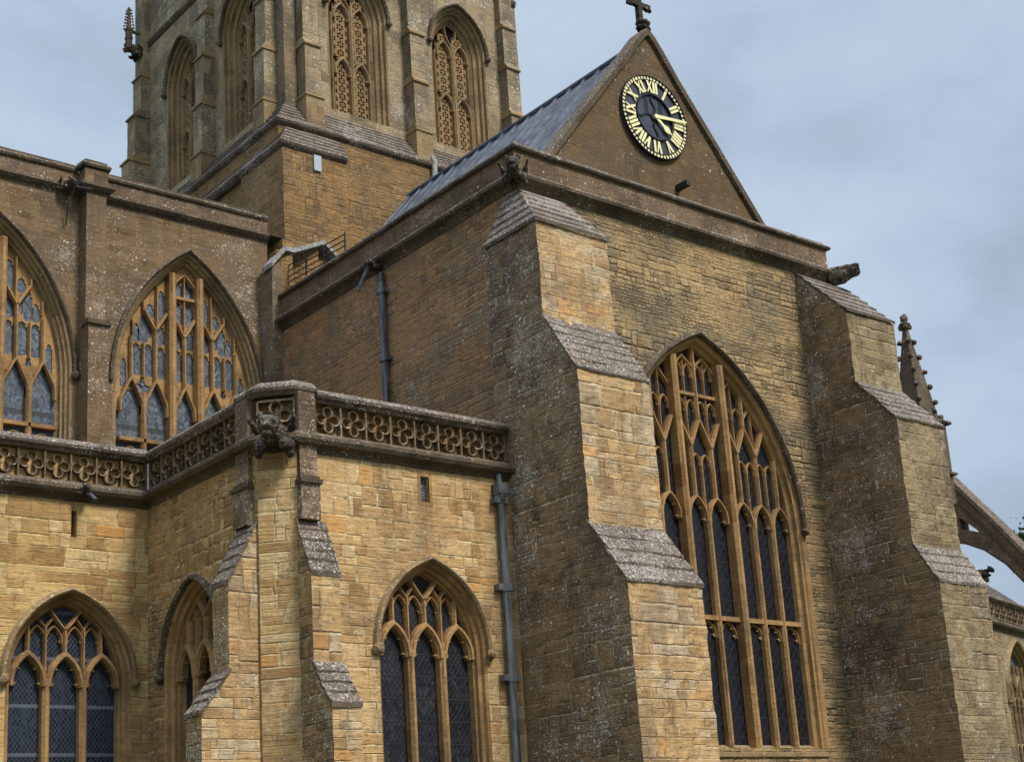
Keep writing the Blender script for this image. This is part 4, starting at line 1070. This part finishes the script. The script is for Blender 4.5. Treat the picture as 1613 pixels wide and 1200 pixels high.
stepped(mb, [(bx, 23), (bx, by), (12, by)], 6, .06, -.62, 24.5, 25.5)
mb.build('sloping_plinth', M['slab'], TW, rough=.02)
# projecting corner block with its own cap
mb = MB(); mb.box(.84, 3.08, 11.50, 14.0, 8, 23.46, step=.5); mb.build('corner_block', M['base'], TW, rough=.02)
mb = MB(); q = [(.84, 24), (.84, 11.50), (3.08, 11.50)]
moulding(mb, q, [(-.1, 23.30), (.02, 23.30), (.09, 23.38), (.12, 23.46), (.08, 23.56), (-.1, 23.56)]); stepped(mb, q, 4, .05, -.40, 23.56, 24.25)
mb.add([(2.9, 11.95, 23.5), (3.15, 11.45, 23.4), (3.15, 11.95, 24.2)], [(0, 1, 2)])
mb.build('corner_block_cap', M['slab'], TW, rough=.018)

PL = tag(MB(), '', '') if False else None
mb = MB(); mb.box(1.90, 2.16, 11.44, 11.485, 22.78, 23.30); o = mb.build('wall_plate', M['white'], bevel=.01); tag(o, 'small white rectangular plate fixed to the ochre wall below the tower', 'wall plate')
o = remeshed('drain_pipe', [((6.75, 11.80, 24.55), (6.72, 11.78, 24.3), .07, .07), ((6.72, 11.78, 24.3), (6.66, 11.74, 23.8), .07, .07), ((6.66, 11.74, 23.8), (6.62, 11.74, 22.9), .075, .075), ((6.75, 11.8, 24.55), (6.78, 12.0, 24.85), .06, .06)], 'whitewash', voxel=.025, disp=.01)
tag(o, 'short pale bent pipe low on the tower wall above the transept roof', 'drain pipe')

# ------------------------------------------------------------------ gargoyles and spouts
def gargoyle(base, d, size, lab, seed, wings=True, spout=None, up=0.0, mat='grot', slabby=False):
    """crouching beast leaning out from base along d (unit horizontal)"""
    b = Vector(base); d = Vector(d).normalized(); s = Vector((-d.y, d.x, 0)); z = Vector((0, 0, 1)); k = size
    T = lambda a, c, e: tuple(b + d*a*k + s*c*k + z*(e*k+up*a*k))
    bl = [(T(0, 0, 0), (.34*k, .34*k, .34*k)), (T(.45, 0, -.02), (.28*k, .28*k, .27*k)), (T(.9, 0, .05), (.25*k, .25*k, .24*k)), (T(1.12, 0, -.06), (.16*k, .16*k, .11*k)),
          (T(1.1, 0, -.22), (.13*k, .13*k, .06*k)), (T(.85, .2, .26), (.07*k, .07*k, .14*k)), (T(.85, -.2, .26), (.07*k, .07*k, .14*k)),
          (T(.2, .3, -.2), T(.75, .26, -.36), .12*k, .07*k), (T(.2, -.3, -.2), T(.75, -.26, -.36), .12*k, .07*k),
          (T(1.1, .13, .1), (.06*k,)*3), (T(1.1, -.13, .1), (.06*k,)*3)]
    if wings:
        bl += [(T(.1, .34, .05), T(.5, .5, .34), .10*k, .04*k), (T(.1, -.34, .05), T(.5, -.5, .34), .10*k, .04*k), (T(.0, .3, .2), T(.3, .36, -.5), .09*k, .06*k), (T(.0, -.3, .2), T(.3, -.36, -.5), .09*k, .06*k)]
    if slabby:
        bl = [(T(0, 0, -.12), T(1.3, 0, .06), .27*k, .20*k), (T(0, .12, .1), T(1.4, .12, .20), .15*k, .11*k), (T(0, -.12, .1), T(1.4, -.12, .20), .15*k, .11*k), (T(.2, 0, -.3), T(.8, 0, -.26), .2*k, .14*k), (T(1.25, 0, .0), (.2*k, .2*k, .2*k)), (T(.8, 0, -.18), (.25*k, .2*k, .16*k))]
    if spout: bl += [(T(.9, 0, -.12), T(1.5, 0, -.2), .10*k, .09*k)]
    o = remeshed('gargoyle', bl, mat, voxel=.028 if size > .4 else .018, disp=.09*k, loc=tuple(b), dscale=.10*size/.5)
    tag(o, lab, 'gargoyle'); return o
gargoyle((-.10, -.10, 17.10), (-1, -1.0, 0), .66, 'dark winged gargoyle at the corner above the slated buttress cap left of the clock', 1)
gargoyle((10.95, -.02, 17.08), (.75, -1.0, 0), .62, 'long beast gargoyle jutting into the sky at the right end of the parapet', 2, slabby=True)
g3 = gargoyle((-6.26, .22, 10.12), (-.8, -.9, 0), .86, 'big horned gargoyle with snout on the canted chapel corner', 3)
gargoyle((-.05, 5.45, 17.0), (-1, 0, 0), .38, 'small rounded gargoyle above the upper drainpipe on the west wall', 4, wings=False)
gargoyle((-8.05, 5.05, 10.06), (0, -1, 0), .34, 'squat square headed gargoyle under the left quatrefoil parapet', 5, wings=False)
gargoyle((-6.1, 10.95, 19.95), (.25, -1, 0), .42, 'lumpy gargoyle pair under the nave parapet beside the slim pilaster', 6)
mb = MB(); tube(mb, (-.36, 5.5, 16.95), (-.55, 5.75, 16.3), .05, 10); tube(mb, (-.30, 5.46, 17.02), (-.36, 5.5, 16.95), .05, 10); tag(mb.build('water_spout', M['leaddark']), 'slanting lead spout hanging from the small gargoyle on the west wall', 'water spout')
mb = MB(); tube(mb, (-8.03, 4.78, 9.98), (-7.98, 4.45, 9.74), .045, 10); tag(mb.build('water_spout', M['leaddark']), 'short lead spout under the square headed gargoyle at left', 'water spout')
mb = MB(); tube(mb, (-5.95, 10.5, 19.85), (-6.05, 10.75, 19.35), .018, 6); tube(mb, (-6.05, 10.75, 19.35), (-6.03, 10.93, 18.85), .02, 6); tube(mb, (-6.25, 10.9, 19.95), (-5.6, 10.35, 19.72), .05, 8)
tag(mb.build('iron_stay', M['iron']), 'thin bent iron stay hanging below the nave gargoyle', 'iron stay')
mb = MB(); mb.box(6.02, 6.17, GY-.42, GY+.05, 18.66, 18.80); tag(mb.build('overflow_spout', M['iron']), 'black square overflow spout low on the clock gable', 'spout')

# ------------------------------------------------------------------ drainpipes
P1 = thing('drainpipe', 'upper grey lead drainpipe on the brown west wall of the transept', 'drainpipe', (-.12, 5.31, 10), 'lead drainpipes')
mb = MB(); tube(mb, (-.13, 5.31, 10.4), (-.13, 5.31, 16.5), .085, 16); mb.build('pipe', M['leadpipe'], P1, smooth=False)
for z in (14.35, 16.15): mb = MB(); tube(mb, (-.13, 5.31, z), (-.13, 5.31, z+.16), .115, 16); mb.box(-.18, 0, 5.14, 5.48, z+.02, z+.12); mb.build('bracket', M['leadpipe'], P1)
mb = MB(); tube(mb, (-.13, 5.31, 16.5), (-.13, 5.31, 16.72), .10, 12, r2=.07); mb.build('hopper', M['leaddark'], P1)
P2 = thing('drainpipe', 'lower grey lead drainpipe between the chapel and the big dark buttress', 'drainpipe', (-1.22, YC-.12, 0), 'lead drainpipes')
mb = MB(); tube(mb, (-1.18, YC-.12, 0), (-1.18, YC-.12, 9.35), .085, 16); mb.build('pipe', M['leadpipe'], P2)
for z in (7.45, 5.6, 3.5): mb = MB(); tube(mb, (-1.18, YC-.12, z), (-1.18, YC-.12, z+.17), .105, 16); mb.box(-1.40, -.98, YC-.17, YC, z+.02, z+.15); mb.build('bracket', M['leadpipe'], P2)
mb = MB(); mb.box(-1.32, -1.04, YC-.26, YC, 9.50, 9.72); tube(mb, (-1.18, YC-.12, 9.3), (-1.18, YC-.12, 9.5), .09, 12, r2=.15); tube(mb, (-1.18, YC-.12, 9.72), (-1.18, YC-.10, 9.95), .06, 10); mb.box(-1.38, -.99, YC-.2, YC, 9.3, 9.42); mb.build('hopper', M['leadpipe'], P2, bevel=.01)

# ------------------------------------------------------------------ far east: choir aisle, flyer, pinnacles
CE = thing('choir_aisle', 'distant pale aisle with tracery parapet and slate roof at the right edge', 'church aisle', (32, 9.5, 0))
p0, p1 = Vector((27.4, 7.9, 0)), Vector((40, 11.25, 0)); dd = (p1-p0).normalized(); FE = Frame(p0, dd, (dd.y, -dd.x, 0)); LE = (p1-p0).length
AE = Arch(4.75, 1.75, .7, 7.1, 3.9)
def trac_e(t, F, A, d, n):
    trac3s(t, F, A, d, n)
def trac3s(t, F, A, d, n):
    cx = A.cx
    for u in (-.99, -.5, 0, .5, .99): bar(t, F, [(cx+u, A.z0), (cx+u, min(A.z(cx+u, d), 8.6))], .10, n, n+.18)
    for u in (-1.25, -.75, -.25, .25, .75, 1.25):
        head(t, F, cx+u, .2, 7.0, 7.3, .08, n, n+.16); head(t, F, cx+u, .2, 5.2, 5.5, .08, n, n+.16)
    for s in (-1, 1):
        bar(t, F, [(cx, 7.6), (cx+s*.5, 8.2)], .10, n, n+.16); bar(t, F, [(cx+s*1.0, 7.4), (cx+s*.5, 8.1)], .10, n, n+.16)
window(CE, FE, AE, rev, [(0, 0), (.02, .1), (.08, .14), (.16, 0)], trac_e, 'glassc', label='arched window at the right edge', hood_mat='dressgrey', tr_mat='dressgrey')
mb = MB(); slab(mb, FE, [(0, 0), (LE, 0), (LE, 9.75), (0, 9.75)], [AE.path(0)[::-1]], -.6, 0); mb.build('south_wall', M['butsouth'], CE, merge=False)
mb = MB(); pts = [(p0.x, p0.y), (p1.x, p1.y)]; moulding(mb, pts, [(a, z-.08) for a, z in sprof]); mb.build('string_course', M['mould'], CE, rough=.02)
mb = MB(); moulding(mb, pts, cprof); moulding(mb, pts, [(-.28, 10.1), (-.08, 10.1), (-.08, 10.92), (-.28, 10.92)]); mb.build('coping', M['mould'], CE, rough=.02)
pan(FE, .05, LE-.05, 18, CE)
mb = MB(); a0, a1 = FE.p(0, -.5, 10.9), FE.p(LE, -.5, 10.9); b0, b1 = FE.p(3.0, -3.2, 12.15), FE.p(LE, -3.6, 13.5)
mb.grid(a0, a1, b1, b0, step=.6); mb.build('roof', M['slate'], CE, rough=.04)

FB = thing('flying_buttress', 'long sloping flying buttress with open spandrel at the right edge', 'flying buttress', (24, 3, 0))
mb = MB(); FY = west(24.3)
top = [(-6.6, 15.15), (-5.64, 13.94), (-4.47, 12.48), (-3.3, 10.95), (-2.4, 9.8), (-1.6, 8.8)]
arc = [(-1.6, 7.4), (-2.4, 8.55), (-3.44, 10.16), (-4.1, 11.01), (-4.86, 11.67), (-5.57, 12.05), (-6.4, 12.3), (-6.6, 12.3)]
holeF = [(-5.75, 12.98), (-5.10, 12.38), (-5.02, 12.25), (-5.60, 12.50), (-5.75, 12.52)]
slab(mb, FY, top+arc, [holeF], -.55, 0); mb.build('arch_rib', M['parapet'], FB, rough=.0, merge=False)
mb = MB(); sweep(mb, FY, top, [(.0, .06), (.12, .03), (.14, -.28), (.12, -.58), (.0, -.61)]); sweep(mb, FY, top, [(-.34, .004), (-.34, .05), (-.26, .05), (-.26, .004)]); sweep(mb, FY, arc[1:7], [(0, .004), (0, .05), (.09, .05), (.09, .004)][::-1]); mb.build('coping', M['mould'], FB)
mb = MB(); mb.box(24.2, 24.9, 6.3, 8.9, 0, 13.7, step=.8); mb.box(24.1, 25.0, -.2, 1.9, 0, 9.2, step=.8); mb.build('pier', M['butsouth'], FB)
mb = MB(); mb.box(24.02, 24.5, 5.05, 6.4, 10.55, 10.95, step=.3); mb.build('corbel', M['parapet'], FB, rough=.02)

def pinnacle(x, y, zb, zt, w_, lab, gname=None, mat='mould', ck=.075):
    T = thing('pinnacle', lab, 'pinnacle', (x, y, zb), gname)
    mb = MB(); zs = zb+(zt-zb)*.42; w_ *= 1.15
    mb.box(x-w_/2, x+w_/2, y-w_/2, y+w_/2, zb, zs)
    mb.box(x-w_*.62, x+w_*.62, y-w_*.62, y+w_*.62, zs-.06, zs+.04); mb.box(x-w_*.6, x+w_*.6, y-w_*.6, y+w_*.6, zb+(zs-zb)*.35, zb+(zs-zb)*.35+.07)
    mb.build('shaft', M[mat], T, rough=.012)
    mb = MB(); a = w_*.42
    mb.add([(x-a, y-a, zs), (x+a, y-a, zs), (x+a, y+a, zs), (x-a, y+a, zs), (x-.03, y-.03, zt-.1), (x+.03, y-.03, zt-.1), (x+.03, y+.03, zt-.1), (x-.03, y+.03, zt-.1)], [(0, 1, 5, 4), (1, 2, 6, 5), (2, 3, 7, 6), (3, 0, 4, 7), (4, 5, 6, 7)])
    for i in range(7):
        t = (i+.4)/7; r = a*(1-t)+.05
        for sx in (-1, 1):
            for sy in (-1, 1): lump_into(mb, (x+sx*r, y+sy*r, zs+(zt-zs)*t), ck)
    lump_into(mb, (x, y, zt), ck*1.3, (1, 1, 1.4)); lump_into(mb, (x, y, zt-.22), ck*1.7, (1.3, 1.3, .5))
    mb.build('spire', M[mat], T)
    return T
pinnacle(20.05, 3.95, 12.5, 18.95, 1.05, 'tall crocketed stone pinnacle behind the right hand buttress', ck=.095)
pinnacle(.95, 22.27, 32.25, 33.75, .17, 'thin small pinnacle standing off the left corner of the tower', ck=.04)
mb = MB(); mb.box(.80, 1.66, 22.17, 22.37, 32.17, 32.27); mb.box(1.0, 1.66, 22.21, 22.33, 32.8, 32.88); PN = [o for o in bpy.data.objects if o.name.startswith('pinnacle')][-1]; mb.build('bracket', M['mould'], PN, rough=.01)
gargoyle((1.42, 22.2, 32.0), (-1, 0, 0), .58, 'leafy dark gargoyle bracket under the thin tower pinnacle', 9)
gargoyle((20.3, 3.75, 15.62), (.1, -1, 0), .30, 'small blunt gargoyle below the crocketed pinnacle at right', 10, wings=False)
mb = MB(); tube(mb, (20.3, 3.6, 15.5), (20.3, 2.92, 15.03), .035, 8); tag(mb.build('water_spout', M['leaddark']), 'thin dark spout pointing into the sky beside the right buttress', 'water spout')
gargoyle((24.2, 5.15, 10.85), (.1, -1, 0), .42, 'gargoyle with raised head beneath the flying buttress', 11, wings=False, up=.1)

# ------------------------------------------------------------------ distant tree at the right edge
TT = thing('tree', 'green tree top just visible beyond the roof at the right edge', 'tree', (98, 43.5, 0))
mb = MB(); tube(mb, (98, 43.5, 0), (98, 43.0, 25), .7, 10, r2=.3)
for i in range(9):
    a = i*2.4; tube(mb, (98, 42.9, 14+i*.9), (98+3.2*math.cos(a), 42.9+3.2*math.sin(a), 20+i*.8), .22, 6, r2=.06)
mb.build('trunk', M['bark'], TT)
mb = MB(); rnd = random.Random(3)
clumps = [(rnd.uniform(-5, 5), rnd.uniform(-5, 5), rnd.uniform(22, 30.5)) for _ in range(110)]+[(rnd.uniform(-.6, .6), 4.55+rnd.uniform(-.25, .15), 28.1+rnd.uniform(-.5, .3)) for _ in range(7)]
for (a, b_, c) in clumps:
    edge = b_ > 4.2 and abs(a) < .7 and 27.5 < c < 28.5
    if math.hypot(a, b_) > 3.4-(abs(c-25)*.15) and not edge: continue
    sg = .35 if edge else .8
    for _ in range(170):
        v = Vector((rnd.gauss(0, sg), rnd.gauss(0, sg), rnd.gauss(0, sg*.75))); p = Vector((98+a, 43.5+b_, c))+v
        q = Vector((rnd.uniform(-1, 1), rnd.uniform(-1, 1), rnd.uniform(-1, 1))).normalized(); r_ = q.orthogonal().normalized()*.17; s_ = q.cross(r_).normalized()*.11
        mb.add([p-r_, p+s_, p+r_, p-s_], [(0, 1, 2, 3)])
mb.build('crown', M['leaf'], TT, merge=False)
